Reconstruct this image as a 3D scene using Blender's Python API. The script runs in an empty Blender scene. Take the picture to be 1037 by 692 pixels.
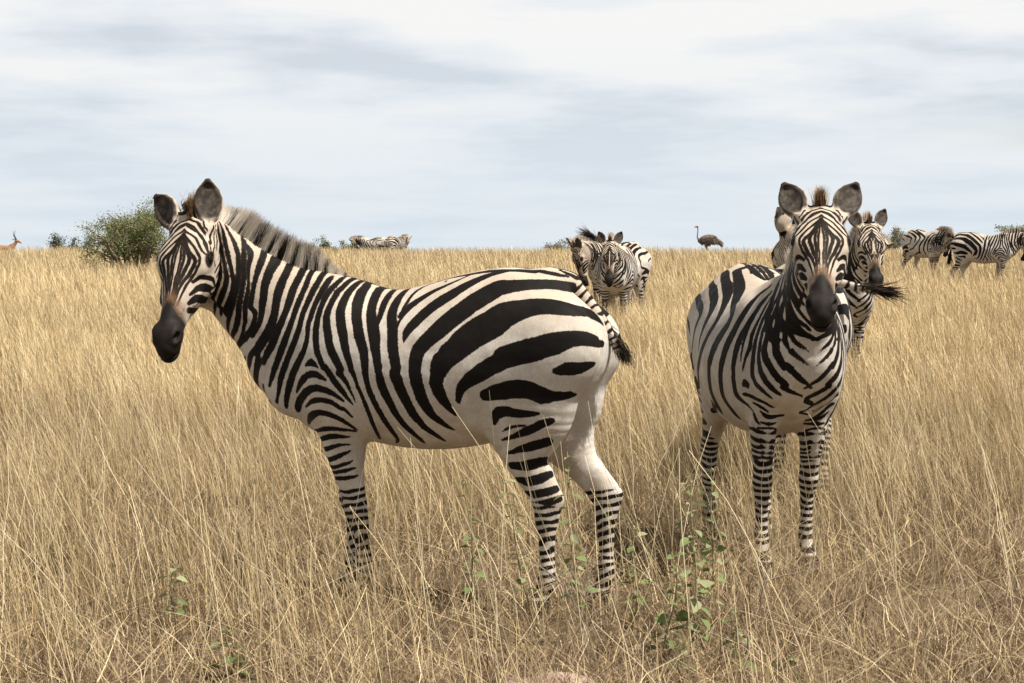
import bpy, bmesh, math, random, time
import numpy as np
from mathutils import Vector, Matrix

C = bpy.context.scene.collection
R = math.radians
rng = np.random.default_rng(7)

# ------------------------------------------------------------------ camera
scene = bpy.context.scene
CAM_Z = 1.46
cam_data = bpy.data.cameras.new("camera")
cam = bpy.data.objects.new("camera", cam_data)
C.objects.link(cam)
cam_data.sensor_width = 36.0
cam_data.lens = 76.4
cam_data.clip_start = 0.1
cam_data.clip_end = 5000.0
cam.location = (0.0, 0.0, CAM_Z)
cam.rotation_euler = (R(90 - 2.5), 0, 0)
scene.camera = cam

# ------------------------------------------------------------------ sun and sky
SUN_DIR = Vector((0.46, -0.26, 0.85)).normalized()      # from the ground towards the sun
sun_data = bpy.data.lights.new("sun", 'SUN')
sun_data.energy = 5.0
sun_data.angle = R(0.6)
sun_data.color = (1.0, 0.955, 0.88)
sun = bpy.data.objects.new("sun", sun_data)
C.objects.link(sun)
sun.rotation_euler = SUN_DIR.to_track_quat('Z', 'Y').to_euler()
SUN_EL = math.asin(SUN_DIR.z)
SUN_ROT = math.atan2(SUN_DIR.x, SUN_DIR.y)

world = bpy.data.worlds.new("World")
scene.world = world
world.use_nodes = True
def build_world():
    nt = world.node_tree
    nt.nodes.clear()
    N = nt.nodes.new
    L = nt.links.new
    out = N('ShaderNodeOutputWorld')
    sky = N('ShaderNodeTexSky')
    sky.sky_type = 'NISHITA'
    sky.sun_disc = False
    sky.sun_elevation = SUN_EL
    sky.sun_rotation = SUN_ROT
    sky.air_density = 1.0
    sky.dust_density = 1.5
    bg_sky = N('ShaderNodeBackground')
    bg_sky.inputs['Strength'].default_value = 0.10
    L(sky.outputs['Color'], bg_sky.inputs['Color'])
    tc = N('ShaderNodeTexCoord')
    sep = N('ShaderNodeSeparateXYZ')
    L(tc.outputs['Generated'], sep.inputs[0])
    # project the view direction on a flat cloud deck
    zc = N('ShaderNodeMath'); zc.operation = 'MAXIMUM'; zc.inputs[1].default_value = 0.0
    L(sep.outputs['Z'], zc.inputs[0])
    za = N('ShaderNodeMath'); za.operation = 'ADD'; za.inputs[1].default_value = 0.10
    L(zc.outputs[0], za.inputs[0])
    dx = N('ShaderNodeMath'); dx.operation = 'DIVIDE'
    L(sep.outputs['X'], dx.inputs[0]); L(za.outputs[0], dx.inputs[1])
    dy = N('ShaderNodeMath'); dy.operation = 'DIVIDE'
    L(sep.outputs['Y'], dy.inputs[0]); L(za.outputs[0], dy.inputs[1])
    comb = N('ShaderNodeCombineXYZ')
    L(dx.outputs[0], comb.inputs['X']); L(dy.outputs[0], comb.inputs['Y'])
    def noise(scale, detail, rough, off, sx=1.0):
        mp = N('ShaderNodeMapping')
        mp.inputs['Location'].default_value = off
        mp.inputs['Scale'].default_value = (sx, 1.0, 1.0)
        L(comb.outputs[0], mp.inputs['Vector'])
        n = N('ShaderNodeTexNoise')
        n.inputs['Scale'].default_value = scale
        n.inputs['Detail'].default_value = detail
        n.inputs['Roughness'].default_value = rough
        L(mp.outputs[0], n.inputs['Vector'])
        return n
    n1 = noise(1.0, 10.0, 0.55, (3.1, 7.7, 0.0), 1.1)
    n2 = noise(0.30, 4.0, 0.5, (11.3, 2.2, 0.0), 0.7)
    # cloud shading: grey undersides to white
    r1 = N('ShaderNodeValToRGB')
    r1.color_ramp.elements[0].position = 0.37
    r1.color_ramp.elements[0].color = (0.43, 0.465, 0.51, 1)
    r1.color_ramp.elements[1].position = 0.585
    r1.color_ramp.elements[1].color = (0.615, 0.615, 0.61, 1)
    e = r1.color_ramp.elements.new(0.48); e.color = (0.535, 0.56, 0.59, 1)
    L(n1.outputs[0], r1.inputs[0])
    # height: clouds are a little brighter higher in view, hazier and bluer low down
    hz = N('ShaderNodeMapRange')
    hz.inputs['From Min'].default_value = 0.0
    hz.inputs['From Max'].default_value = 0.11
    hz.interpolation_type = 'SMOOTHSTEP'
    L(sep.outputs['Z'], hz.inputs['Value'])
    mixh = N('ShaderNodeMixRGB')
    mixh.inputs['Color1'].default_value = (0.475, 0.53, 0.575, 1)
    L(r1.outputs[0], mixh.inputs['Color2'])
    hm = N('ShaderNodeMath'); hm.operation = 'MULTIPLY_ADD'
    hm.inputs[1].default_value = 0.75; hm.inputs[2].default_value = 0.25
    L(hz.outputs[0], hm.inputs[0]); L(hm.outputs[0], mixh.inputs['Fac'])
    bg_c = N('ShaderNodeBackground')
    up = N('ShaderNodeMapRange')                      # added dimming of the unseen sky overhead, to deepen shadows
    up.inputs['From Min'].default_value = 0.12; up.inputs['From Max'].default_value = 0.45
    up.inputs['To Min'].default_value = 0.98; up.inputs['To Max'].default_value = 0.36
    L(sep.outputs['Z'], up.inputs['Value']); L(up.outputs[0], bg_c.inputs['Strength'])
    L(mixh.outputs[0], bg_c.inputs['Color'])
    r2 = N('ShaderNodeMapRange')
    r2.inputs['From Min'].default_value = 0.30
    r2.inputs['From Max'].default_value = 0.42
    r2.inputs['To Min'].default_value = 0.55
    r2.inputs['To Max'].default_value = 1.0
    L(n2.outputs[0], r2.inputs['Value'])
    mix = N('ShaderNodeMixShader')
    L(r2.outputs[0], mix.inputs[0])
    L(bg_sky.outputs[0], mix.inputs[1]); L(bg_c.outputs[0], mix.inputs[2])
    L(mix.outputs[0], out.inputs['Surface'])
build_world()

scene.view_settings.view_transform = 'Standard'
scene.view_settings.look = 'None'
scene.view_settings.exposure = 0.62
scene.view_settings.gamma = 1.0
scene.view_settings.use_curve_mapping = False
scene.render.engine = 'CYCLES'
scene.cycles.max_bounces = 5
scene.cycles.diffuse_bounces = 3
scene.cycles.glossy_bounces = 2
scene.cycles.transmission_bounces = 3
scene.cycles.transparent_max_bounces = 4
scene.cycles.use_denoising = True

# ------------------------------------------------------------------ small helpers
def smooth(e0, e1, x):
    t = np.clip((x - e0) / (e1 - e0), 0.0, 1.0)
    return t * t * (3 - 2 * t)

def hash2(ix, iy, seed):
    n = (ix.astype(np.int64) * 374761393 + iy.astype(np.int64) * 668265263 + seed * 1442695041) & 0x7fffffff
    n = ((n ^ (n >> 13)) * 1274126177) & 0x7fffffff
    return ((n ^ (n >> 16)) & 0xffff) / 65535.0

def vnoise(x, y, scale, seed):
    x = np.asarray(x, float) / scale; y = np.asarray(y, float) / scale
    ix = np.floor(x); iy = np.floor(y); fx = x - ix; fy = y - iy
    fx = fx * fx * (3 - 2 * fx); fy = fy * fy * (3 - 2 * fy)
    a = hash2(ix, iy, seed); b = hash2(ix + 1, iy, seed); c = hash2(ix, iy + 1, seed); d = hash2(ix + 1, iy + 1, seed)
    return (a * (1 - fx) + b * fx) * (1 - fy) + (c * (1 - fx) + d * fx) * fy

GY = np.array([-400., 0, 11, 16, 22, 30, 38, 48, 62, 80, 100, 120, 200, 400, 3000])
GZ = np.array([0.0, 0, 0, 0.03, 0.07, 0.13, 0.27, 0.40, 0.61, 0.90, 0.72, 0.45, -1.2, -6, -60])
def ground(x, y):
    x = np.asarray(x, float); y = np.asarray(y, float)
    z = np.zeros(np.broadcast(x, y).shape)
    for k, w in ((-2, .1), (-1, .2), (0, .4), (1, .2), (2, .1)):
        z = z + w * np.interp(y * (1 + 0.06 * k), GY, GZ)
    b = (vnoise(x, y, 2.3, 1) - .5) * 0.06 + (vnoise(x, y, 0.7, 2) - .5) * 0.03
    b = b + (vnoise(x, y, 14.0, 3) - .5) * 0.10 * np.clip((y - 12) / 20, 0, 1)
    return z + b

def mesh_from(name, verts, faces_flat, sizes, smooth_shade=True):
    """verts (N,3); faces_flat: loop vertex indices; sizes: corners per face (array or a single int)"""
    me = bpy.data.meshes.new(name)
    verts = np.ascontiguousarray(verts, dtype=np.float32)
    faces_flat = np.ascontiguousarray(faces_flat, dtype=np.int32).ravel()
    if np.isscalar(sizes):
        sizes = np.full(len(faces_flat) // sizes, sizes, np.int32)
    starts = np.concatenate(([0], np.cumsum(sizes)[:-1])).astype(np.int32)
    me.vertices.add(len(verts)); me.vertices.foreach_set('co', verts.ravel())
    me.loops.add(len(faces_flat)); me.loops.foreach_set('vertex_index', faces_flat)
    me.polygons.add(len(sizes)); me.polygons.foreach_set('loop_start', starts)
    if smooth_shade:
        me.polygons.foreach_set('use_smooth', np.ones(len(sizes), bool))
    me.update(calc_edges=True)
    return me

def set_attr(me, name, vals, typ='FLOAT'):
    a = me.attributes.new(name, typ, 'POINT')
    vals = np.ascontiguousarray(vals, dtype=np.float32)
    if typ == 'FLOAT':
        a.data.foreach_set('value', vals.ravel())
    elif typ == 'FLOAT_VECTOR':
        a.data.foreach_set('vector', vals.ravel())
    else:
        a.data.foreach_set('color', vals.ravel())

def link(name, me, mat=None, parent=None):
    o = bpy.data.objects.new(name, me)
    C.objects.link(o)
    if mat is not None and not me.materials:
        me.materials.append(mat)
    if parent is not None:
        o.parent = parent
    return o

def tag(o, label=None, category=None, group=None, kind=None):
    if label: o['label'] = label
    if category: o['category'] = category
    if group: o['group'] = group
    if kind: o['kind'] = kind
    return o

def empty(name, loc=(0, 0, 0), rz=0.0):
    o = bpy.data.objects.new(name, None)
    o.empty_display_size = 0.2
    C.objects.link(o)
    o.location = loc
    o.rotation_euler = (0, 0, rz)
    return o

class NT:
    """tiny helper for node materials"""
    def __init__(self, name):
        self.m = bpy.data.materials.new(name)
        self.m.use_nodes = True
        self.t = self.m.node_tree
        self.t.nodes.clear()
        self.out = self.t.nodes.new('ShaderNodeOutputMaterial')
    def n(self, typ, **kw):
        nd = self.t.nodes.new(typ)
        for k, v in kw.items():
            if k in nd.inputs.keys() if hasattr(nd.inputs, 'keys') else False:
                self.inp(nd, k, v)
            else:
                setattr(nd, k, v)
        return nd
    def inp(self, nd, key, v):
        s = nd.inputs[key]
        if isinstance(v, bpy.types.NodeSocket):
            self.t.links.new(v, s)
        else:
            if isinstance(v, tuple) and len(v) == 3 and s.type == 'RGBA':
                v = v + (1.0,)
            s.default_value = v
    def math(self, op, a, b=0.0, c=None, clamp=False):
        nd = self.t.nodes.new('ShaderNodeMath'); nd.operation = op; nd.use_clamp = clamp
        self.inp(nd, 0, a); self.inp(nd, 1, b)
        if c is not None: self.inp(nd, 2, c)
        return nd.outputs[0]
    def mix(self, fac, a, b, mode='MIX'):
        nd = self.t.nodes.new('ShaderNodeMixRGB'); nd.blend_type = mode
        self.inp(nd, 'Fac', fac); self.inp(nd, 'Color1', a); self.inp(nd, 'Color2', b)
        return nd.outputs[0]
    def rng(self, v, a, b, c=0.0, d=1.0, sm=True):
        nd = self.t.nodes.new('ShaderNodeMapRange')
        if sm: nd.interpolation_type = 'SMOOTHSTEP'
        self.inp(nd, 'Value', v)
        for k, x in zip(('From Min', 'From Max', 'To Min', 'To Max'), (a, b, c, d)): nd.inputs[k].default_value = x
        return nd.outputs[0]
    def attr(self, name, out='Fac'):
        nd = self.t.nodes.new('ShaderNodeAttribute'); nd.attribute_name = name
        return nd.outputs[out]
    def noise(self, vec, scale, detail=3.0, rough=0.5, out='Fac'):
        nd = self.t.nodes.new('ShaderNodeTexNoise')
        if vec is not None: self.t.links.new(vec, nd.inputs['Vector'])
        nd.inputs['Scale'].default_value = scale; nd.inputs['Detail'].default_value = detail
        nd.inputs['Roughness'].default_value = rough
        return nd.outputs[out]
    def principled(self, color, rough=0.7, spec=0.3, normal=None, sheen=0.0):
        nd = self.t.nodes.new('ShaderNodeBsdfPrincipled')
        self.inp(nd, 'Base Color', color); self.inp(nd, 'Roughness', rough)
        self.inp(nd, 'Specular IOR Level', spec)
        if sheen: nd.inputs['Sheen Weight'].default_value = sheen
        if normal is not None: self.inp(nd, 'Normal', normal)
        return nd.outputs[0]
    def bump(self, h, strength=0.3, dist=0.01):
        nd = self.t.nodes.new('ShaderNodeBump')
        self.inp(nd, 'Height', h); nd.inputs['Strength'].default_value = strength; nd.inputs['Distance'].default_value = dist
        return nd.outputs[0]
    def done(self, shader):
        self.t.links.new(shader, self.out.inputs['Surface'])
        return self.m
# ------------------------------------------------------------------ animal bodies: implicit surfaces turned into one mesh
def resample(P, per=4):
    """Catmull-Rom through the rows of P"""
    P = np.asarray(P, float); n = len(P)
    if n < 3: return P
    Q = np.vstack((2 * P[0] - P[1], P, 2 * P[-1] - P[-2]))
    out = []
    for i in range(1, n):
        p0, p1, p2, p3 = Q[i - 1], Q[i], Q[i + 1], Q[i + 2]
        for k in range(per):
            t = k / per
            out.append(0.5 * (2 * p1 + (p2 - p0) * t + (2 * p0 - 5 * p1 + 4 * p2 - p3) * t * t + (3 * p1 - p0 - 3 * p2 + p3) * t ** 3))
    out.append(P[-1])
    return np.array(out)

class Sweep:
    """elliptic tube: rows x,y,z,a,b ; a = radius along 'up', b = radius across"""
    def __init__(self, rows, up, per=4, k=0.05):
        r = resample(rows, per)
        self.c = r[:, :3].astype(np.float32); self.a = r[:, 3].astype(np.float32); self.b = r[:, 4].astype(np.float32)
        self.k = k
        self.up = np.asarray(up, np.float32)
        m = max(self.a.max(), self.b.max())
        self.lo = self.c.min(0) - m; self.hi = self.c.max(0) + m
    def ev(self, p):
        best = np.full(len(p), 9.0, np.float32)
        for i in range(len(self.c) - 1):
            d = self.c[i + 1] - self.c[i]; L2 = float(d @ d); T = d / math.sqrt(L2)
            U = self.up - T * float(self.up @ T); U = U / np.linalg.norm(U); V = np.cross(T, U)
            q = p - self.c[i]
            t = np.clip(q @ d / L2, 0, 1)
            a = self.a[i] + t * (self.a[i + 1] - self.a[i]); b = self.b[i] + t * (self.b[i + 1] - self.b[i])
            w = q @ T - t * math.sqrt(L2)
            u = q @ U; v = q @ V
            c = np.minimum(a, b)
            k0 = (u / a) ** 2 + (v / b) ** 2 + (w / c) ** 2
            k1 = (u / a / a) ** 2 + (v / b / b) ** 2 + (w / c / c) ** 2
            k0 = np.sqrt(k0); k1 = np.sqrt(k1) + 1e-6
            f = np.where(k0 < 1e-3, -c, k0 * (k0 - 1) / k1)
            np.minimum(best, f, out=best)
        return best

class Ball:
    def __init__(self, c, r, k=0.03, axes=None):
        self.c = np.asarray(c, np.float32); self.r = np.asarray(r, np.float32) * np.ones(3, np.float32); self.k = k
        self.M = None if axes is None else np.asarray(axes, np.float32)      # rows = local axes
        m = float(self.r.max()); self.lo = self.c - m; self.hi = self.c + m
    def ev(self, p):
        q = p - self.c
        if self.M is not None: q = q @ self.M.T
        k0 = np.sqrt(((q / self.r) ** 2).sum(1)); k1 = np.sqrt(((q / self.r ** 2) ** 2).sum(1)) + 1e-6
        return k0 * (k0 - 1) / k1

def field(prims, carves, p):
    p = np.asarray(p, np.float32)
    f = np.full(len(p), 0.5, np.float32)
    for s in prims:
        mar = 0.10
        m = np.all((p > s.lo - mar) & (p < s.hi + mar), 1)
        if not m.any(): continue
        d = s.ev(p[m]); g = f[m]; k = s.k
        h = np.maximum(k - np.abs(g - d), 0) / k
        f[m] = np.minimum(g, d) - h * h * k * 0.25
    for s in carves:
        mar = 0.03
        m = np.all((p > s.lo - mar) & (p < s.hi + mar), 1)
        if not m.any(): continue
        d = -s.ev(p[m]); g = f[m]; k = s.k
        h = np.maximum(k - np.abs(g - d), 0) / k
        f[m] = np.maximum(g, d) + h * h * k * 0.25
    return f

def polygonise(prims, carves, h, coarse=4):
    lo = np.min([s.lo for s in prims], 0) - 4 * h
    hi = np.max([s.hi for s in prims], 0) + 4 * h
    H = h * coarse
    nc = np.ceil((hi - lo) / H).astype(int) + 1
    ax = [lo[i] + H * np.arange(nc[i]) for i in range(3)]
    G = np.stack(np.meshgrid(*ax, indexing='ij'), -1).reshape(-1, 3)
    fc = field(prims, carves, G).reshape(nc)
    # coarse cells near the surface
    near = np.abs(fc) < 1.9 * H
    cell = np.zeros(nc - 1, bool); mn = np.full(nc - 1, 9.0); mx = np.full(nc - 1, -9.0)
    for dx in (0, 1):
        for dy in (0, 1):
            for dz in (0, 1):
                sl = (slice(dx, nc[0] - 1 + dx), slice(dy, nc[1] - 1 + dy), slice(dz, nc[2] - 1 + dz))
                cell |= near[sl]; mn = np.minimum(mn, fc[sl]); mx = np.maximum(mx, fc[sl])
    cell |= (mn < 0) & (mx > 0)
    n = (nc - 1) * coarse + 1
    F = np.repeat(np.repeat(np.repeat(fc[:-1, :-1, :-1], coarse, 0), coarse, 1), coarse, 2).astype(np.float32)
    F = np.pad(F, ((0, 1), (0, 1), (0, 1)), mode='edge')
    mask = np.repeat(np.repeat(np.repeat(cell, coarse, 0), coarse, 1), coarse, 2)
    mask = np.pad(mask, ((0, 1), (0, 1), (0, 1)))
    mm = mask.copy()
    mm[1:] |= mask[:-1]; m2 = mm.copy(); m2[:, 1:] |= mm[:, :-1]; mm = m2.copy(); mm[:, :, 1:] |= m2[:, :, :-1]
    idx = np.argwhere(mm)
    for s in range(0, len(idx), 400000):
        j = idx[s:s + 400000]
        F[j[:, 0], j[:, 1], j[:, 2]] = field(prims, carves, lo + j * h)
    S = F < 0
    # surface nets
    cnt = np.zeros(n - 1, np.int8)
    for dx in (0, 1):
        for dy in (0, 1):
            for dz in (0, 1):
                cnt += S[dx:n[0] - 1 + dx, dy:n[1] - 1 + dy, dz:n[2] - 1 + dz]
    act = (cnt > 0) & (cnt < 8)
    ci = np.argwhere(act)
    vid = np.full(n - 1, -1, np.int32); vid[act] = np.arange(len(ci))
    corners = [(dx, dy, dz) for dx in (0, 1) for dy in (0, 1) for dz in (0, 1)]
    val = {c: F[ci[:, 0] + c[0], ci[:, 1] + c[1], ci[:, 2] + c[2]] for c in corners}
    acc = np.zeros((len(ci), 3)); num = np.zeros(len(ci))
    for a in corners:
        for axis in range(3):
            if a[axis]: continue
            b = list(a); b[axis] = 1; b = tuple(b)
            fa, fb = val[a], val[b]
            m = (fa < 0) != (fb < 0)
            t = np.where(m, fa / np.where(m, fa - fb, 1), 0)
            pt = np.tile(np.array(a, float), (len(ci), 1)); pt[:, axis] = t
            acc += pt * m[:, None]; num += m
    V = lo + (ci + acc / num[:, None]) * h
    quads = []
    for axis in range(3):
        o = [1, 2] if axis == 0 else ([2, 0] if axis == 1 else [0, 1])
        sl0 = [slice(None)] * 3; sl1 = [slice(None)] * 3
        sl0[axis] = slice(0, n[axis] - 1); sl1[axis] = slice(1, n[axis])
        A = S[tuple(sl0)]; B = S[tuple(sl1)]
        for flip, M in ((False, A & ~B), (True, B & ~A)):
            e = np.argwhere(M)
            if not len(e): continue
            ok = (e[:, o[0]] > 0) & (e[:, o[1]] > 0) & (e[:, o[0]] < n[o[0]] - 1) & (e[:, o[1]] < n[o[1]] - 1)
            e = e[ok]
            def g(du, dv):
                q = e.copy(); q[:, o[0]] -= du; q[:, o[1]] -= dv
                return vid[q[:, 0], q[:, 1], q[:, 2]]
            Q = np.stack((g(1, 1), g(0, 1), g(0, 0), g(1, 0)), 1)
            quads.append(Q[:, ::-1] if flip else Q)
    Q = np.vstack(quads)
    # light relaxation
    e = np.vstack((Q[:, [0, 1]], Q[:, [1, 2]], Q[:, [2, 3]], Q[:, [3, 0]]))
    for it, lam in ((0, .5), (1, -.52), (2, .5), (3, -.52)):
        acc = np.zeros_like(V); cn = np.zeros(len(V))
        for k in range(3):
            acc[:, k] = np.bincount(e[:, 0], V[e[:, 1], k], len(V)) + np.bincount(e[:, 1], V[e[:, 0], k], len(V))
        cn = np.bincount(e[:, 0], minlength=len(V)) + np.bincount(e[:, 1], minlength=len(V))
        V = V + lam * (acc / cn[:, None] - V)
    return V, Q

# ------------------------------------------------------------------ the zebra, in its rest pose (x forward, y left, z up)
HEAD_L = 0.60
POLL = np.array([1.055, 0.0, 1.515])
HP = R(62)
H_E = np.array([math.cos(HP), 0, -math.sin(HP)])        # poll -> muzzle
H_N = np.array([math.sin(HP), 0, math.cos(HP)])         # out of the forehead
H_V = np.array([0, 1.0, 0])
def hd(s, n, v=0.0):
    return POLL + H_E * s + H_N * n + H_V * v

NECK = [(0.36, 0, 0.96, .26, .15), (0.52, 0, 1.055, .27, .165), (0.68, 0, 1.13, .245, .14), (0.84, 0, 1.25, .195, .108),
        (0.965, 0, 1.385, .150, .086), (1.045, 0, 1.49, .118, .078)]
TAIL = [(-0.44, 0, 1.325, .06, .06), (-0.56, 0, 1.312, .050, .046), (-0.67, 0, 1.275, .034, .033), (-0.80, 0, 1.22, .027, .026), (-0.95, 0, 1.165, .022, .021), (-1.05, 0, 1.13, .015, .015)]

def leg_front(y, dx=0.0):
    return [(0.43, y * .75, 1.00, .16, .075), (0.445, y * .95, 0.84, .130, .078), (0.435 + dx * .1, y, 0.70, .100, .064), (0.425 + dx * .3, y, 0.56, .072, .050),
            (0.415 + dx * .55, y, 0.445, .050, .043), (0.413 + dx * .62, y, 0.40, .050, .046), (0.40 + dx * .75, y, 0.33, .036, .033),
            (0.395 + dx * .85, y, 0.22, .030, .028), (0.395 + dx, y, 0.13, .037, .034), (0.415 + dx, y, 0.075, .031, .032), (0.435 + dx, y, 0.035, .046, .044), (0.445 + dx, y, 0.005, .052, .05)]
def leg_hind(y, dx=0.0):
    return [(-0.38, y * 1.05, 1.08, .225, .12), (-0.395 + dx * .1, y * 1.08, 0.92, .215, .125), (-0.375 + dx * .3, y * 1.02, 0.76, .185, .10), (-0.378 + dx * .7, y, 0.63, .098, .066),
            (-0.425 + dx * .9, y, 0.52, .060, .045), (-0.468 + dx, y, 0.435, .056, .042), (-0.468 + dx, y, 0.38, .050, .040), (-0.468 + dx, y, 0.32, .037, .034),
            (-0.470 + dx, y, 0.22, .031, .029), (-0.47 + dx, y, 0.135, .038, .036), (-0.45 + dx, y, 0.08, .032, .033), (-0.43 + dx, y, 0.035, .048, .045), (-0.42 + dx, y, 0.005, .054, .05)]

TORSO = [  # x, top, bottom, half width
    (-0.545, 1.275, 0.95, .12), (-0.48, 1.335, 0.85, .20), (-0.39, 1.372, 0.77, .245), (-0.28, 1.388, 0.715, .28), (-0.14, 1.365, 0.665, .30),
    (0.02, 1.322, 0.635, .31), (0.16, 1.296, 0.635, .31), (0.30, 1.292, 0.655, .29), (0.44, 1.315, 0.665, .25), (0.55, 1.31, 0.69, .215),
    (0.66, 1.21, 0.75, .175), (0.735, 1.08, 0.82, .13)]

EAR = []
def ear_axes(sg):
    """direction along the ear, the way its opening faces, and across"""
    d = -0.88 * H_E + 0.08 * H_N + sg * 0.34 * H_V
    d /= np.linalg.norm(d)
    f = 0.78 * H_N + sg * 0.40 * H_V - 0.1 * H_E
    f = f - d * (f @ d); f /= np.linalg.norm(f)
    w = np.cross(d, f)
    return d, f, w
def ear_base(sg):
    return hd(0.030, 0.050, sg * 0.076)

def zebra_prims():
    P = []
    P.append(Sweep([(x, 0, (t + b) / 2, (t - b) / 2, w) for x, t, b, w in TORSO], (0, 0, 1), 6, 0.05))
    P.append(Sweep(NECK, (-.7, 0, .7), 5, 0.10))
    for y, df, dh in ((0.125, -0.07, 0.0), (-0.125, 0.01, -0.17)):
        P.append(Sweep([(r[0] + (0.085 if y < 0 else 0),) + tuple(r[1:]) for r in leg_front(y, df)], (1, 0, 0), 3, 0.06))
        P.append(Sweep(leg_hind(y, dh), (1, 0, 0), 5, 0.035))
    for sg in (1, -1):
        P.append(Ball((0.43, sg * 0.165, 0.98), (0.15, 0.075, 0.24), 0.08))          # shoulder blade
        P.append(Ball((0.66, sg * 0.105, 0.90), (0.125, 0.085, 0.14), 0.04))            # breast muscle
        P.append(Ball((-0.48, sg * 0.145, 1.06), (0.215, 0.125, 0.205), 0.04))           # croup
        P.append(Sweep([(-0.47 - (.13 if sg < 0 else 0), sg * .125, 0.56, .020, .018), (-0.512 - (.17 if sg < 0 else 0), sg * .125, 0.462, .022, .022)], (1, 0, 0), 1, 0.05))
    # head
    S = [(0.00, -0.02, .095, .088), (0.07, -.022, .118, .104), (0.15, -.030, .132, .112), (0.22, -.030, .125, .102), (0.30, -.018, .105, .084),
         (0.38, -.006, .080, .060), (0.46, 0.0, .065, .050), (0.53, -.002, .063, .053), (0.57, -.008, .050, .045)]
    P.append(Sweep([tuple(hd(s * HEAD_L / .6, n)) + (a, b) for s, n, a, b in S], H_N, 7, 0.06))
    for sg in (1, -1):
        P.append(Ball(hd(0.155, -0.075, sg * 0.056), (0.105, 0.085, 0.042), 0.05, (H_E, H_N, H_V)))     # jaw
        P.append(Ball(hd(0.165, 0.040, sg * 0.084), (0.075, 0.036, 0.034), 0.05, (H_E, H_N, H_V)))     # brow / eye bulge
        P.append(Ball(hd(0.525, 0.020, sg * 0.042), (0.042, 0.036, 0.022), 0.03, (H_E, H_N, H_V)))      # nostril rim
        P.append(Ball(hd(0.26, -0.005, sg * 0.074), (0.11, 0.016, 0.016), 0.03, (H_E, H_N, H_V)))       # cheek bone
        d, f, w = ear_axes(sg); b = ear_base(sg)
        rows = [tuple(b + d * t - f * c) + (ra, rb) for t, c, ra, rb in
                ((0.0, .005, .034, .032), (0.045, .012, .030, .040), (0.095, .014, .026, .060), (0.14, .010, .022, .063), (0.18, .002, .016, .047), (0.215, -.010, .010, .016))]
        P.append(Sweep(rows, f, 3, 0.02))
    P.append(Ball(hd(0.575, -0.045), (0.045, 0.026, 0.036), 0.035, (H_E, H_N, H_V)))     # lower lip
    P.append(Sweep(TAIL, (0, 0, 1), 3, 0.05))
    K = []
    for sg in (1, -1):
        d, f, w = ear_axes(sg); b = ear_base(sg)
        K.append(Sweep([tuple(b + d * t + f * c) + (ra, rb) for t, c, ra, rb in
                ((0.04, .024, .016, .014), (0.07, .016, .024, .030), (0.105, .013, .026, .050), (0.145, .014, .022, .052), (0.175, .012, .014, .034), (0.195, .008, .009, .014))], f, 3, 0.008))
        K.append(Ball(hd(0.543, 0.032, sg * 0.052), (0.024, 0.013, 0.014), 0.010, (H_E, H_N, H_V)))   # nostril
        K.append(Ball(hd(0.170, 0.034, sg * 0.126), (0.022, 0.014, 0.018), 0.010, (H_E, H_N, H_V)))   # eye socket
    K.append(Sweep([tuple(hd(0.60, -0.030, v * .05)) + (.005, .02) for v in (-1, 0, 1)], H_N, 2, 0.006))
    return P, K

def zebra_rest(h):
    P, K = zebra_prims()
    return polygonise(P, K, h)

# --- pose: bend neck, head and tail of the rest mesh
def rot(axis, a):
    c, s = math.cos(a), math.sin(a)
    if axis == 'z': return np.array([[c, -s, 0], [s, c, 0], [0, 0, 1]])
    if axis == 'y': return np.array([[c, 0, s], [0, 1, 0], [-s, 0, c]])
    return np.array([[1, 0, 0], [0, c, -s], [0, s, c]])

def chain(line, yaw, pitch, ease, stretch=1.0):
    """rest polyline -> posed points and rotations; yaw to the left, pitch upwards (radians, reached at the end)"""
    c = [line[0]]; Rs = []
    n = len(line)
    for i in range(n):
        e = ease(i / (n - 1))
        Rs.append(rot('z', yaw * e) @ rot('y', -pitch * e))
        if i < n - 1:
            c.append(c[-1] + Rs[-1] @ (line[i + 1] - line[i]) * stretch)
    return np.array(c), np.array(Rs)

def project(p, line):
    best = np.full(len(p), 1e9); par = np.zeros(len(p))
    for i in range(len(line) - 1):
        d = line[i + 1] - line[i]
        t = np.clip((p - line[i]) @ d / (d @ d), 0, 1)
        q = ((p - line[i] - t[:, None] * d) ** 2).sum(1)
        m = q < best
        best[m] = q[m]; par[m] = (i + t)[m]
    return par, np.sqrt(best)

NECK_SW = Sweep(NECK, (-.7, 0, .7), 3, 0.1)
HEAD_SW = Sweep([tuple(hd(s, n)) + (a, a) for s, n, a in ((-.15, .06, .09), (0.0, 0, .10), (0.15, -.03, .14), (0.3, -.02, .1), (.6, 0, .08))], H_N, 3, .05)
NECK_L = resample([r[:3] for r in NECK[1:]], 6)
TAIL_L = resample([r[:3] for r in TAIL] + [(-1.4, 0, 1.0)], 5)

def apply_chain(p, line, cs, Rs):
    par, _ = project(p, line)
    i = np.minimum(par.astype(int), len(line) - 2); t = (par - i)[:, None]
    c0 = line[i] * (1 - t) + line[i + 1] * t
    c1 = cs[i] * (1 - t) + cs[i + 1] * t
    q = p - c0
    return c1 + (np.einsum('nij,nj->ni', Rs[i], q) * (1 - t) + np.einsum('nij,nj->ni', Rs[i + 1], q) * t)

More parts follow.
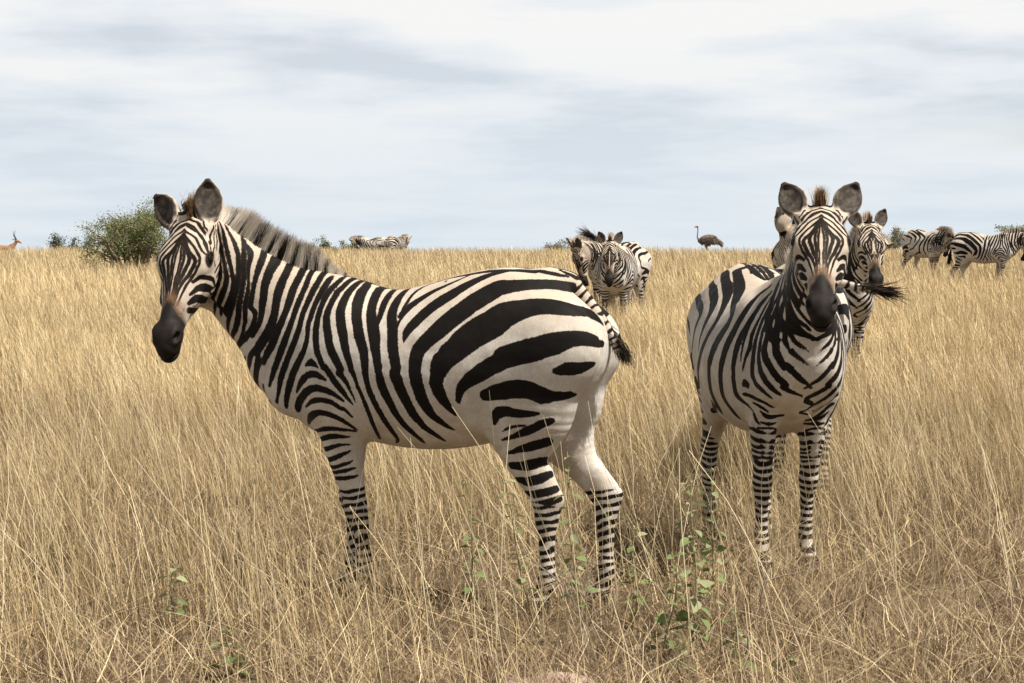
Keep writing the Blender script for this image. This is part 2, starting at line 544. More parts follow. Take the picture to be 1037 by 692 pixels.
def pose_points(p, pose, is_tail=False):
    p = np.asarray(p, float)
    wn = np.ones(len(p))
    nd = NECK_SW.ev(p.astype(np.float32)); hdist = HEAD_SW.ev(p.astype(np.float32))
    wh = smooth(-0.05, 0.05, nd - hdist)
    cs, Rs = chain(NECK_L, R(pose.get('neck_yaw', 0)), R(pose.get('neck_pitch', 0)), lambda t: t ** pose.get('neck_ease', 1.0), pose.get('neck_len', 1.0))
    pn = apply_chain(p, NECK_L, cs, Rs)
    front = smooth(0.30, 0.50, p[:, 0] + 0.55 * (p[:, 2] - 1.0)) * smooth(0.72, 0.86, p[:, 2])
    pn = p + (pn - p) * front[:, None]
    # head: rigid
    pivot_r = POLL + H_E * .03 - H_N * .03
    M = rot('z', R(pose.get('head_yaw', 0)))
    Rl = Rs[-1]
    ph = cs[-1] + (p - NECK_L[-1]) @ Rl.T
    pv = cs[-1] + Rl @ (pivot_r - NECK_L[-1])
    B = np.stack((H_E, H_V, H_N), 1)                 # head frame
    yw = R(pose.get('head_yaw', 0)); pt = R(pose.get('head_pitch', 0)); rl = R(pose.get('head_roll', 0))
    roll = B @ rot('x', rl) @ B.T
    Rh = rot('z', yw) @ Rl @ rot('y', -pt) @ roll @ Rl.T
    ph = pv + (ph - pv) @ Rh.T
    for sg, key in ((1, 'ear_left'), (-1, 'ear_right')):
        if key in pose:                                  # (lean outwards, turn about its own length)
            lean, turn = pose[key]
            d, f, w = ear_axes(sg); b0 = ear_base(sg)
            we = smooth(0.015, 0.05, (p - b0) @ d) * smooth(.11, .09, np.linalg.norm((p - b0) - np.outer((p - b0) @ d, d), axis=1)) * smooth(.0, .02, (p[:, 1]) * sg)
            Mx = np.array(Matrix.Rotation(R(lean) * -sg, 3, Vector(f))) @ np.array(Matrix.Rotation(R(turn) * sg, 3, Vector(d)))
            q = b0 + (p - b0) @ Mx.T
            qh = cs[-1] + (q - NECK_L[-1]) @ Rl.T
            qh = pv + (qh - pv) @ Rh.T
            ph = ph * (1 - we[:, None]) + qh * we[:, None]
            wh = np.maximum(wh, we)
    out = pn * (1 - wh[:, None]) + ph * wh[:, None]
    bl = pose.get('belly', 0)
    if bl:
        w = smooth(-.42, -.1, p[:, 0]) * smooth(.58, .3, p[:, 0]) * (1 - wh) * smooth(.30, .24, np.abs(np.abs(p[:, 1]) - .0) * .6)
        wz = smooth(1.15, .75, p[:, 2]) * smooth(.45, .62, p[:, 2])
        out[:, 2] -= bl * w * wz
        out[:, 1] *= 1 + bl * 1.2 * w * smooth(1.3, .95, p[:, 2]) * smooth(.5, .7, p[:, 2])
    # tail
    tl = pose.get('tail')
    if tl:
        yw, pt, ez = tl
        cs, Rs = chain(TAIL_L, R(yw), R(-pt), lambda t: min(1.0, t * 1.6) ** ez, pose.get('tail_len', 1.0))
        m = smooth(-0.50, -0.64, p[:, 0]) * smooth(.085, .055, project(p, TAIL_L)[1])
        if is_tail: m = np.ones(len(p))
        pt_ = apply_chain(p, TAIL_L, cs, Rs)
        out = out + (pt_ - p) * m[:, None]
    return out
STROKES = [
('', [(.499,.087,1.324,.014), (.503,.112,1.304,.015), (.508,.132,1.285,.015), (.515,.155,1.259,.015), (.521,.18,1.229,.015), (.526,.2,1.201,.015), (.529,.214,1.174,.015), (.534,.219,1.158,.014), (.536,.225,1.141,.014), (.534,.235,1.111,.013), (.534,.241,1.081,.013), (.548,.242,1.041,.015), (.568,.237,1.007,.017), (.589,.227,.975,.019), (.611,.214,.942,.019), (.628,.203,.905,.018), (.643,.194,.869,.015), (.654,.184,.838,.013), (.662,.171,.81,.01), (.667,.157,.789,.006), (.676,.125,.764,.003)]),
('', [(.458,.077,1.324,.012), (.467,.108,1.305,.014), (.479,.135,1.283,.015), (.486,.161,1.258,.016), (.486,.19,1.232,.015), (.489,.21,1.205,.015), (.492,.224,1.176,.015), (.493,.236,1.144,.016), (.491,.246,1.11,.017), (.486,.255,1.074,.016), (.478,.261,1.04,.015), (.459,.268,1.005,.014), (.445,.272,.977,.013), (.443,.272,.978,.013), (.437,.274,.979,.015), (.417,.277,.956,.015), (.396,.278,.927,.015), (.375,.278,.901,.015), (.355,.275,.878,.013), (.337,.27,.853,.009), (.317,.264,.829,.004)]),
('', [(.422,.058,1.326,.012), (.43,.104,1.303,.013), (.442,.135,1.281,.015), (.445,.166,1.258,.015), (.445,.197,1.233,.015), (.45,.215,1.208,.016), (.45,.23,1.179,.017), (.443,.244,1.145,.018), (.431,.256,1.11,.019), (.422,.266,1.075,.019), (.406,.274,1.041,.019), (.381,.282,1.004,.018), (.362,.286,.972,.017), (.366,.285,.963,.016), (.372,.284,.957,.014), (.359,.286,.948,.013), (.344,.286,.93,.012), (.332,.286,.914,.01), (.324,.283,.893,.008), (.311,.278,.865,.005), (.303,.269,.837,.002)]),
('', [(.386,.037,1.324,.012), (.389,.087,1.306,.015), (.396,.123,1.285,.017), (.398,.162,1.257,.018), (.394,.2,1.228,.019), (.393,.218,1.204,.02), (.387,.231,1.181,.021), (.375,.248,1.145,.021), (.361,.262,1.111,.021), (.35,.274,1.076,.019), (.338,.283,1.042,.017), (.324,.289,1.011,.015), (.313,.293,.982,.014), (.311,.294,.97,.013), (.306,.294,.963,.012), (.299,.295,.949,.011), (.291,.294,.929,.009), (.282,.291,.901,.009), (.27,.286,.873,.009), (.263,.28,.849,.01), (.256,.27,.823,.011), (.25,.254,.791,.011), (.247,.232,.758,.011), (.246,.205,.729,.01), (.247,.178,.705,.009), (.249,.157,.691,.008), (.254,.14,.681,.006)]),
('', [(.357,.004,1.32,.014), (.345,.071,1.302,.02), (.345,.112,1.282,.023), (.341,.143,1.26,.024), (.335,.175,1.234,.024), (.326,.203,1.209,.022), (.317,.227,1.179,.022), (.303,.247,1.149,.022), (.289,.266,1.112,.023), (.271,.281,1.079,.022), (.256,.292,1.046,.021), (.249,.3,1.011,.019), (.246,.302,.983,.017), (.246,.303,.972,.016), (.246,.303,.964,.015), (.241,.303,.941,.014), (.235,.299,.908,.013), (.227,.294,.878,.014), (.215,.285,.846,.014), (.205,.274,.818,.014), (.193,.261,.79,.014), (.184,.242,.76,.014), (.173,.219,.733,.013), (.165,.192,.706,.012), (.163,.164,.685,.009), (.171,.146,.674,.007), (.184,.125,.665,.004)]),
('', [(.291,.043,1.295,.019), (.282,.105,1.272,.02), (.275,.148,1.248,.021), (.269,.178,1.226,.021), (.261,.207,1.201,.021), (.247,.231,1.175,.024), (.233,.252,1.147,.026), (.221,.27,1.119,.027), (.212,.282,1.094,.026), (.207,.291,1.069,.023), (.2,.298,1.046,.021), (.193,.305,1.013,.019), (.186,.308,.984,.019), (.186,.309,.971,.017), (.182,.309,.958,.017), (.178,.308,.936,.019), (.172,.306,.912,.02), (.162,.301,.884,.02), (.149,.293,.856,.018), (.138,.283,.828,.017), (.129,.27,.801,.016), (.116,.255,.775,.015), (.102,.235,.748,.015), (.086,.215,.725,.014), (.072,.193,.705,.012), (.061,.172,.689,.011), (.058,.155,.678,.009), (.054,.146,.672,.007), (.054,.142,.67,.004)]),
('', [(.21,.005,1.292,.009), (.238,.002,1.292,.012), (.227,.071,1.282,.015), (.221,.132,1.26,.017), (.219,.172,1.236,.017), (.215,.202,1.211,.015), (.213,.224,1.189,.013), (.214,.239,1.17,.011), (.214,.25,1.154,.009)]),
('', [(.139,.018,1.303,.009), (.167,.025,1.297,.013), (.164,.092,1.283,.017), (.165,.142,1.261,.019), (.165,.18,1.236,.021), (.164,.21,1.21,.022), (.157,.236,1.182,.022), (.145,.26,1.15,.023), (.135,.279,1.116,.024), (.129,.293,1.081,.024), (.122,.303,1.047,.024), (.113,.309,1.014,.023), (.107,.311,.985,.022), (.109,.312,.971,.023), (.114,.312,.962,.023), (.109,.311,.949,.024), (.102,.31,.934,.024), (.093,.306,.906,.023), (.08,.298,.872,.022), (.066,.286,.836,.021), (.053,.269,.802,.02), (.04,.254,.777,.019), (.029,.243,.762,.017), (.025,.235,.752,.016), (.019,.226,.742,.016), (.005,.212,.728,.015), (-0.011,.193,.712,.013), (-0.025,.173,.697,.01), (-0.038,.147,.682,.006)]),
('', [(.123,.264,1.147,.007), (.121,.256,1.159,.007), (.116,.246,1.175,.007), (.109,.232,1.195,.012), (.1,.215,1.215,.017), (.086,.2,1.233,.019), (.066,.186,1.25,.019), (.04,.17,1.269,.017), (.011,.154,1.288,.015), (-0.023,.142,1.305,.012), (-0.06,.126,1.322,.008), (-0.094,.106,1.34,.006), (-0.131,.079,1.357,.005), (-0.179,.063,1.37,.004), (-0.22,.021,1.382,.003)]),
('', [(.123,.236,1.188,.009), (.117,.211,1.217,.008), (.112,.183,1.243,.008), (.109,.156,1.263,.008), (.104,.13,1.279,.009), (.095,.1,1.295,.01), (.082,.075,1.306,.009), (.057,.059,1.317,.008), (.019,.059,1.328,.006), (-0.024,.058,1.34,.005), (-0.066,.049,1.352,.004)]),
('', [(.081,.292,1.088,.004), (.079,.285,1.109,.012), (.073,.276,1.129,.019), (.061,.268,1.148,.022), (.044,.258,1.168,.024), (.016,.241,1.2,.026), (-0.017,.223,1.23,.028), (-0.051,.207,1.256,.027), (-0.086,.192,1.278,.026), (-0.122,.17,1.304,.024), (-0.157,.149,1.326,.022), (-0.191,.128,1.344,.02), (-0.223,.108,1.358,.017), (-0.266,.088,1.368,.013), (-0.306,.066,1.375,.01), (-0.336,.051,1.376,.01), (-0.362,.043,1.375,.01), (-0.404,.051,1.372,.011), (-0.443,.056,1.366,.01), (-0.473,.051,1.361,.01), (-0.497,.049,1.355,.008), (-0.517,.044,1.353,.006), (-0.536,.041,1.349,.004)]),
('', [(-0.309,.01,1.384,.005), (-0.343,.016,1.381,.006), (-0.391,.005,1.383,.007), (-0.406,.002,1.386,.007), (-0.427,.011,1.387,.007)]),
('', [(-0.488,.022,1.375,.005), (-0.528,.031,1.361,.008), (-0.571,.027,1.351,.01), (-0.612,.003,1.344,.008), (-0.637,.009,1.329,.007), (-0.655,.007,1.32,.005), (-0.669,.006,1.313,.003)]),
('', [(-0.1,.199,.733,.004), (-0.083,.212,.743,.008), (-0.068,.225,.755,.011), (-0.052,.239,.77,.014), (-0.034,.253,.787,.017), (-0.02,.266,.806,.02), (-0.01,.278,.83,.023), (.003,.29,.859,.025), (.011,.3,.892,.026), (.019,.307,.926,.026), (.024,.31,.955,.027), (.027,.31,.973,.027), (.025,.31,.992,.027), (.023,.307,1.026,.029), (.011,.301,1.061,.031), (-0.01,.295,1.086,.033), (-0.034,.289,1.109,.035), (-0.064,.28,1.137,.036), (-0.094,.27,1.165,.037), (-0.125,.258,1.193,.038), (-0.158,.245,1.218,.039), (-0.188,.23,1.244,.04), (-0.22,.216,1.266,.041), (-0.254,.198,1.288,.041), (-0.279,.183,1.304,.04), (-0.291,.176,1.309,.039), (-0.304,.175,1.309,.037), (-0.333,.166,1.313,.033), (-0.368,.154,1.317,.03), (-0.398,.14,1.32,.028), (-0.431,.124,1.32,.028), (-0.46,.107,1.32,.027), (-0.492,.091,1.317,.026), (-0.523,.078,1.311,.024), (-0.571,.054,1.306,.022), (-0.634,.034,1.306,.019), (-0.67,.022,1.303,.017), (-0.698,.007,1.298,.012), (-0.725,.006,1.285,.009)]),
('', [(-0.124,.244,.795,.004), (-0.111,.257,.814,.01), (-0.101,.268,.831,.015), (-0.09,.277,.849,.018), (-0.081,.284,.865,.02), (-0.073,.292,.886,.023), (-0.066,.297,.907,.024), (-0.062,.302,.927,.026), (-0.066,.304,.949,.027), (-0.073,.305,.971,.031), (-0.082,.305,.997,.037), (-0.089,.305,1.011,.04), (-0.1,.304,1.021,.039), (-0.117,.301,1.04,.043), (-0.143,.297,1.06,.045), (-0.172,.291,1.089,.05), (-0.208,.283,1.118,.052), (-0.25,.273,1.145,.054), (-0.29,.263,1.166,.054), (-0.31,.254,1.184,.054), (-0.328,.246,1.198,.051), (-0.36,.236,1.21,.047), (-0.395,.227,1.221,.042), (-0.426,.22,1.229,.04), (-0.46,.214,1.235,.038), (-0.495,.209,1.237,.037), (-0.529,.204,1.234,.037), (-0.564,.195,1.23,.036), (-0.592,.181,1.224,.035), (-0.615,.156,1.219,.032), (-0.626,.108,1.21,.028), (-0.638,.072,1.2,.022), (-0.651,.051,1.188,.017), (-0.661,.036,1.174,.011), (-0.669,.019,1.159,.006)]),
('', [(-0.149,.267,.847,.004), (-0.145,.27,.852,.007), (-0.146,.273,.859,.011), (-0.151,.279,.878,.013), (-0.158,.283,.894,.016), (-0.167,.287,.912,.019), (-0.182,.288,.927,.022), (-0.201,.288,.942,.026), (-0.226,.287,.958,.029), (-0.256,.285,.977,.032), (-0.289,.282,.997,.032), (-0.32,.278,1.013,.034), (-0.342,.275,1.027,.034), (-0.34,.275,1.032,.038), (-0.34,.275,1.032,.04), (-0.369,.273,1.04,.041), (-0.41,.273,1.053,.042), (-0.446,.273,1.061,.043), (-0.481,.271,1.07,.042), (-0.515,.268,1.082,.041), (-0.549,.262,1.09,.04), (-0.584,.251,1.102,.034), (-0.612,.239,1.109,.029), (-0.637,.225,1.11,.027), (-0.66,.207,1.108,.026), (-0.676,.188,1.103,.024), (-0.688,.168,1.097,.022), (-0.691,.133,1.09,.018), (-0.678,.05,1.082,.013)]),
('', [(-0.547,.255,.981,.011), (-0.57,.249,.984,.019), (-0.592,.243,.99,.024), (-0.613,.233,.991,.025), (-0.634,.221,.992,.022), (-0.658,.204,.999,.018), (-0.673,.188,1.004,.013), (-0.68,.176,1.006,.009), (-0.685,.168,1.01,.004)]),
('', [(-0.259,.26,.88,.023), (-0.297,.259,.891,.029), (-0.332,.26,.898,.032), (-0.365,.261,.905,.033), (-0.395,.26,.908,.034), (-0.423,.259,.907,.033), (-0.447,.256,.902,.032), (-0.467,.251,.893,.031), (-0.488,.245,.884,.032), (-0.51,.238,.88,.026), (-0.536,.228,.88,.019), (-0.563,.213,.881,.017), (-0.588,.196,.885,.015), (-0.598,.182,.884,.01), (-0.606,.17,.884,.005)]),
('', [(-0.278,.215,.767,.009), (-0.285,.223,.787,.016), (-0.292,.229,.802,.019), (-0.306,.234,.811,.022), (-0.325,.238,.816,.019), (-0.346,.24,.816,.019), (-0.37,.242,.811,.017), (-0.396,.242,.809,.016), (-0.424,.24,.809,.013), (-0.446,.237,.809,.01), (-0.471,.233,.811,.006)]),
('', [(-0.312,.216,.733,.003), (-0.333,.223,.745,.005), (-0.355,.227,.753,.006), (-0.383,.23,.759,.005), (-0.411,.23,.761,.004)]),
('', [(-0.306,.206,.698,.004), (-0.327,.213,.705,.006), (-0.354,.218,.713,.008), (-0.383,.221,.724,.012), (-0.417,.223,.738,.016), (-0.451,.222,.753,.016), (-0.48,.218,.769,.015), (-0.5,.214,.775,.014), (-0.512,.211,.78,.013), (-0.521,.207,.782,.009), (-0.522,.206,.782,.005)]),
('', [(-0.325,.196,.645,.006), (-0.35,.202,.651,.009), (-0.375,.206,.661,.011), (-0.402,.206,.668,.015), (-0.428,.204,.676,.017), (-0.461,.197,.685,.018), (-0.495,.186,.696,.017)]),
('', [(-0.334,.183,.594,.014), (-0.374,.19,.594,.016), (-0.405,.189,.597,.019), (-0.431,.183,.603,.02), (-0.453,.171,.61,.018), (-0.473,.151,.614,.016), (-0.424,.068,.6,.014)]),
('', [(-0.346,.161,.535,.01), (-0.375,.174,.535,.014), (-0.402,.177,.53,.017), (-0.429,.177,.537,.018), (-0.453,.172,.544,.018), (-0.477,.162,.556,.016), (-0.497,.14,.565,.012)]),
('', [(-0.364,.137,.491,.003), (-0.396,.162,.483,.009), (-0.425,.17,.48,.014), (-0.459,.171,.487,.015), (-0.487,.166,.494,.015), (-0.506,.157,.5,.014), (-0.516,.147,.505,.013)]),
('', [(-0.424,.161,.436,.011), (-0.459,.17,.445,.012), (-0.489,.169,.452,.013), (-0.512,.163,.459,.013), (-0.529,.151,.465,.012)]),
('', [(-0.441,.163,.408,.009), (-0.472,.168,.411,.01), (-0.495,.164,.417,.011), (-0.515,.154,.42,.011), (-0.531,.134,.424,.009)]),
('', [(.535,.249,.984,.006), (.52,.254,.992,.013), (.507,.257,.997,.016), (.491,.261,.99,.012), (.473,.266,.978,.004)]),
('', [(.599,.204,.868,.005), (.584,.218,.889,.011), (.568,.23,.909,.015), (.548,.241,.928,.016), (.527,.249,.943,.014), (.506,.256,.949,.015), (.48,.263,.948,.014), (.458,.268,.937,.011), (.436,.271,.927,.006)]),
('', [(.632,.127,.758,.006), (.618,.156,.782,.012), (.605,.176,.806,.017), (.59,.194,.83,.019), (.565,.217,.852,.019), (.541,.234,.872,.018), (.513,.247,.887,.016), (.481,.256,.892,.015), (.451,.262,.887,.015), (.428,.265,.881,.014), (.403,.267,.87,.012), (.381,.266,.857,.009), (.359,.264,.843,.006)]),
('', [(.555,.207,.809,.005), (.536,.222,.822,.007), (.52,.232,.833,.01), (.498,.241,.839,.012), (.473,.248,.844,.011), (.444,.253,.841,.012), (.417,.255,.835,.011), (.396,.253,.823,.011), (.38,.25,.811,.01), (.367,.25,.809,.01), (.358,.248,.804,.009), (.346,.242,.79,.007), (.334,.233,.775,.005)]),
('', [(.602,.092,.724,.005), (.566,.154,.747,.012), (.539,.196,.768,.017), (.515,.217,.781,.016), (.488,.229,.79,.013), (.459,.235,.788,.013), (.431,.236,.782,.013), (.407,.233,.773,.012), (.382,.227,.761,.011), (.362,.216,.746,.009), (.347,.204,.733,.007), (.338,.195,.724,.005), (.332,.187,.718,.003)]),
('', [(.535,.141,.697,.004), (.587,.046,.696,.006), (.515,.173,.711,.008), (.478,.199,.719,.01), (.445,.209,.723,.01), (.417,.21,.723,.009), (.393,.206,.72,.008), (.366,.198,.718,.006), (.34,.185,.713,.004)]),
('', [(.514,.142,.661,.006), (.52,.139,.67,.009), (.493,.171,.678,.011), (.456,.19,.688,.012), (.422,.194,.691,.011), (.394,.189,.689,.007), (.368,.181,.689,.003)]),
('', [(.502,.144,.631,.006), (.502,.144,.631,.009), (.48,.168,.634,.011), (.443,.182,.646,.009), (.409,.184,.655,.007), (.388,.18,.656,.004), (.368,.173,.656,.002)]),
('', [(.488,.144,.596,.007), (.487,.143,.589,.009), (.465,.165,.591,.011), (.437,.177,.6,.011), (.41,.18,.612,.01), (.389,.178,.621,.007), (.369,.172,.632,.003)]),
('', [(.479,.142,.57,.005), (.474,.144,.561,.007), (.45,.164,.558,.008), (.423,.174,.565,.008), (.4,.176,.574,.008), (.379,.173,.58,.006), (.361,.165,.591,.003)]),
('', [(.471,.139,.545,.003), (.465,.142,.535,.005), (.443,.163,.538,.007), (.41,.173,.544,.008), (.387,.173,.549,.008), (.368,.168,.555,.006), (.356,.162,.559,.004)]),
('', [(.459,.142,.52,.005), (.457,.138,.511,.007), (.428,.165,.514,.009), (.395,.172,.516,.009), (.372,.168,.521,.008), (.357,.162,.523,.006), (.348,.156,.528,.004)]),
('n', [(.934,.047,1.53,.006), (.928,.057,1.505,.009), (.924,.065,1.478,.011), (.919,.073,1.447,.011), (.913,.08,1.417,.012), (.907,.086,1.384,.011), (.901,.092,1.356,.011), (.898,.096,1.328,.012), (.893,.098,1.3,.013), (.899,.1,1.273,.016), (.909,.098,1.246,.016), (.928,.091,1.214,.017), (.945,.08,1.184,.016), (.941,.079,1.173,.013), (.932,.082,1.167,.01)]),
('n', [(.911,.04,1.51,.008), (.896,.05,1.482,.009), (.885,.059,1.458,.011), (.877,.069,1.433,.012), (.871,.076,1.41,.013), (.87,.084,1.383,.013), (.87,.091,1.356,.014), (.872,.096,1.328,.014), (.879,.1,1.3,.016), (.886,.102,1.271,.015), (.898,.1,1.241,.016), (.908,.096,1.21,.015), (.92,.09,1.186,.015), (.932,.08,1.158,.013), (.943,.064,1.131,.01)]),
('n', [(.856,.042,1.463,.006), (.85,.056,1.44,.01), (.849,.069,1.417,.013), (.849,.078,1.393,.013), (.85,.087,1.369,.013), (.849,.092,1.346,.013), (.849,.098,1.321,.013), (.856,.102,1.292,.013), (.863,.105,1.259,.014), (.871,.106,1.234,.014), (.878,.103,1.207,.016), (.884,.1,1.172,.017), (.894,.092,1.139,.018), (.909,.078,1.111,.015), (.933,.048,1.086,.012)]),
('n', [(.848,.044,1.457,.012), (.833,.049,1.44,.014), (.822,.057,1.422,.015), (.823,.072,1.396,.013), (.83,.084,1.369,.011), (.83,.093,1.341,.009), (.83,.099,1.314,.007), (.832,.105,1.288,.009), (.836,.108,1.263,.011), (.843,.109,1.235,.012), (.85,.11,1.207,.014), (.852,.109,1.175,.014), (.855,.108,1.146,.014), (.863,.104,1.123,.012), (.872,.096,1.097,.01), (.892,.078,1.071,.009), (.918,.033,1.043,.007)]),
('n', [(.774,.049,1.406,.016), (.78,.067,1.384,.017), (.788,.08,1.362,.016), (.795,.09,1.34,.014), (.802,.099,1.315,.013), (.808,.104,1.291,.012), (.814,.11,1.262,.013), (.822,.113,1.232,.015), (.827,.114,1.207,.015), (.815,.118,1.194,.014), (.803,.123,1.182,.014), (.807,.125,1.157,.015), (.817,.125,1.126,.018), (.835,.117,1.103,.018), (.857,.103,1.081,.018), (.883,.081,1.062,.014), (.913,.04,1.041,.008)]),
('n', [(.728,.049,1.383,.025), (.737,.068,1.364,.023), (.746,.083,1.343,.022), (.754,.095,1.318,.021), (.762,.105,1.29,.021), (.765,.114,1.262,.02), (.767,.121,1.235,.021), (.772,.127,1.205,.02), (.774,.134,1.177,.018), (.779,.137,1.153,.016), (.787,.137,1.137,.016), (.802,.133,1.116,.015), (.818,.127,1.096,.016)]),
('n', [(.674,.059,1.355,.018), (.683,.085,1.326,.02), (.693,.105,1.298,.023), (.701,.121,1.267,.024), (.706,.134,1.236,.023), (.709,.145,1.207,.023), (.711,.154,1.179,.023), (.718,.159,1.153,.026), (.726,.162,1.13,.029), (.739,.162,1.106,.03), (.757,.157,1.081,.029), (.779,.149,1.055,.028), (.803,.137,1.031,.025), (.829,.118,1.011,.021), (.854,.092,.992,.016)]),
('n', [(.62,.075,1.334,.018), (.628,.103,1.307,.02), (.638,.123,1.279,.021), (.643,.14,1.25,.022), (.648,.153,1.224,.021), (.653,.16,1.207,.02), (.66,.166,1.187,.019), (.669,.171,1.165,.02), (.679,.176,1.139,.021), (.694,.178,1.108,.022), (.708,.178,1.076,.023), (.725,.174,1.047,.023), (.745,.166,1.019,.021), (.76,.16,.991,.018), (.774,.152,.969,.014), (.786,.142,.958,.01), (.797,.133,.954,.007)]),
('n', [(.582,.09,1.322,.014), (.585,.119,1.294,.015), (.592,.137,1.269,.015), (.599,.153,1.243,.017), (.606,.165,1.221,.017), (.611,.171,1.206,.017), (.614,.177,1.191,.017), (.62,.183,1.169,.017), (.628,.19,1.142,.017), (.64,.195,1.109,.019), (.655,.196,1.07,.021), (.674,.193,1.033,.021), (.69,.189,.993,.019), (.708,.186,.955,.018), (.72,.183,.922,.015), (.729,.179,.905,.011), (.733,.176,.893,.006)]),
('n', [(.537,.091,1.322,.015), (.543,.12,1.296,.017), (.551,.142,1.27,.017), (.558,.16,1.243,.017), (.566,.176,1.216,.017), (.57,.184,1.201,.018), (.574,.19,1.186,.018), (.577,.202,1.16,.019), (.582,.211,1.13,.019), (.591,.215,1.102,.02), (.605,.216,1.067,.021), (.622,.211,1.032,.02), (.642,.204,.996,.019), (.659,.199,.958,.019), (.674,.195,.923,.017), (.682,.192,.893,.015), (.689,.186,.866,.012), (.697,.179,.844,.008), (.706,.169,.823,.004)]),
('h', [(1.248,.061,1.193,.006), (1.234,.073,1.206,.01), (1.222,.083,1.215,.012), (1.199,.088,1.215,.014), (1.146,.078,1.213,.013), (1.054,.052,1.216,.01)]),
('h', [(1.242,.06,1.165,.01), (1.213,.062,1.165,.01), (1.168,.057,1.166,.009), (1.136,.05,1.173,.008)]),
('h', [(1.194,.036,1.124,.004), (1.19,.038,1.129,.006), (1.183,.038,1.135,.007), (1.169,.038,1.143,.006), (1.159,.042,1.153,.006)]),
('h', [(1.245,.064,1.229,.004), (1.229,.075,1.244,.007), (1.215,.083,1.257,.009), (1.199,.093,1.262,.012), (1.178,.098,1.263,.014), (1.139,.098,1.262,.012), (1.108,.098,1.257,.01)]),
('h', [(1.23,.07,1.283,.005), (1.217,.08,1.295,.006), (1.208,.091,1.305,.007), (1.196,.099,1.306,.008), (1.179,.104,1.305,.007), (1.15,.108,1.305,.008), (1.121,.109,1.301,.007), (1.101,.107,1.286,.006), (1.076,.101,1.269,.005)]),
('h', [(1.136,.121,1.377,.003), (1.115,.116,1.349,.003), (1.096,.114,1.32,.003), (1.075,.109,1.299,.003)]),
('h', [(1.138,.09,1.516,.003), (1.131,.095,1.493,.003), (1.129,.102,1.468,.003), (1.137,.113,1.444,.003), (1.143,.119,1.426,.003), (1.15,.121,1.412,.003), (1.152,.12,1.4,.003)]),
('h', [(1.133,.056,1.536,.003), (1.144,.072,1.513,.004), (1.145,.08,1.492,.004), (1.148,.091,1.473,.004), (1.154,.105,1.454,.004), (1.16,.111,1.439,.003), (1.166,.116,1.424,.003)]),
('h', [(1.153,.035,1.522,.005), (1.156,.053,1.503,.005), (1.162,.065,1.483,.005), (1.167,.083,1.464,.005), (1.174,.099,1.444,.005), (1.18,.107,1.427,.004), (1.183,.113,1.411,.003)]),
('h', [(1.071,.003,1.597,.003), (1.075,.021,1.593,.003), (1.081,.035,1.586,.003), (1.102,.053,1.57,.004), (1.12,.067,1.552,.004), (1.132,.076,1.536,.003), (1.139,.082,1.523,.003)]),
('h', [(1.134,.005,1.552,.004), (1.136,.024,1.546,.004), (1.131,.042,1.542,.004), (1.14,.057,1.527,.004), (1.145,.073,1.51,.004), (1.141,.084,1.496,.004), (1.13,.095,1.487,.004), (1.102,.102,1.48,.003), (1.161,.11,1.441,.003)]),
('h', [(1.158,.007,1.526,.004), (1.161,.026,1.515,.004), (1.162,.043,1.504,.004), (1.158,.058,1.495,.004), (1.159,.071,1.482,.004), (1.166,.083,1.465,.004), (1.178,.092,1.446,.004), (1.184,.103,1.428,.003), (1.185,.111,1.414,.003)]),
('h', [(1.176,.006,1.501,.004), (1.179,.021,1.491,.004), (1.179,.037,1.482,.004), (1.179,.053,1.47,.004), (1.185,.065,1.453,.004), (1.193,.077,1.436,.004), (1.199,.09,1.418,.004), (1.198,.104,1.404,.003), (1.186,.116,1.395,.003)]),
('h', [(1.188,.006,1.479,.005), (1.194,.02,1.466,.005), (1.196,.033,1.454,.005), (1.198,.043,1.445,.004), (1.201,.056,1.432,.004), (1.207,.07,1.415,.004), (1.212,.083,1.397,.005), (1.214,.09,1.386,.004), (1.216,.091,1.376,.004), (1.22,.091,1.36,.004), (1.224,.084,1.342,.004), (1.226,.077,1.322,.004), (1.233,.066,1.303,.005), (1.243,.059,1.286,.004), (1.255,.052,1.27,.004), (1.265,.047,1.25,.004), (1.274,.041,1.23,.003), (1.283,.036,1.208,.003), (1.295,.032,1.185,.002)]),
('h', [(1.198,.015,1.46,.004), (1.209,.029,1.433,.004), (1.216,.042,1.411,.005), (1.219,.054,1.398,.005), (1.22,.063,1.39,.006), (1.222,.07,1.38,.006), (1.224,.075,1.368,.006), (1.229,.069,1.348,.006), (1.235,.06,1.327,.006), (1.244,.053,1.307,.006), (1.257,.043,1.289,.005), (1.267,.036,1.273,.005), (1.274,.032,1.258,.004), (1.281,.027,1.242,.004), (1.288,.025,1.221,.003), (1.297,.022,1.2,.003), (1.306,.02,1.18,.002)]),
('h', [(1.202,.013,1.452,.003), (1.212,.022,1.431,.004), (1.219,.033,1.411,.005), (1.223,.042,1.396,.005), (1.226,.048,1.383,.006), (1.232,.048,1.363,.006), (1.238,.042,1.347,.006), (1.248,.037,1.326,.006), (1.259,.032,1.304,.005), (1.269,.025,1.283,.004), (1.278,.02,1.264,.004), (1.284,.019,1.246,.003), (1.291,.017,1.224,.003), (1.298,.016,1.206,.002), (1.306,.013,1.186,.002)]),
('h', [(1.208,.011,1.443,.003), (1.216,.018,1.425,.003), (1.223,.021,1.409,.004), (1.229,.026,1.39,.004), (1.235,.027,1.373,.004), (1.243,.024,1.354,.005), (1.252,.021,1.332,.004), (1.262,.02,1.308,.004), (1.27,.018,1.289,.003), (1.277,.013,1.273,.003), (1.282,.011,1.257,.003), (1.289,.008,1.237,.002), (1.296,.008,1.218,.002), (1.302,.007,1.201,.002), (1.308,.007,1.186,.001)]),
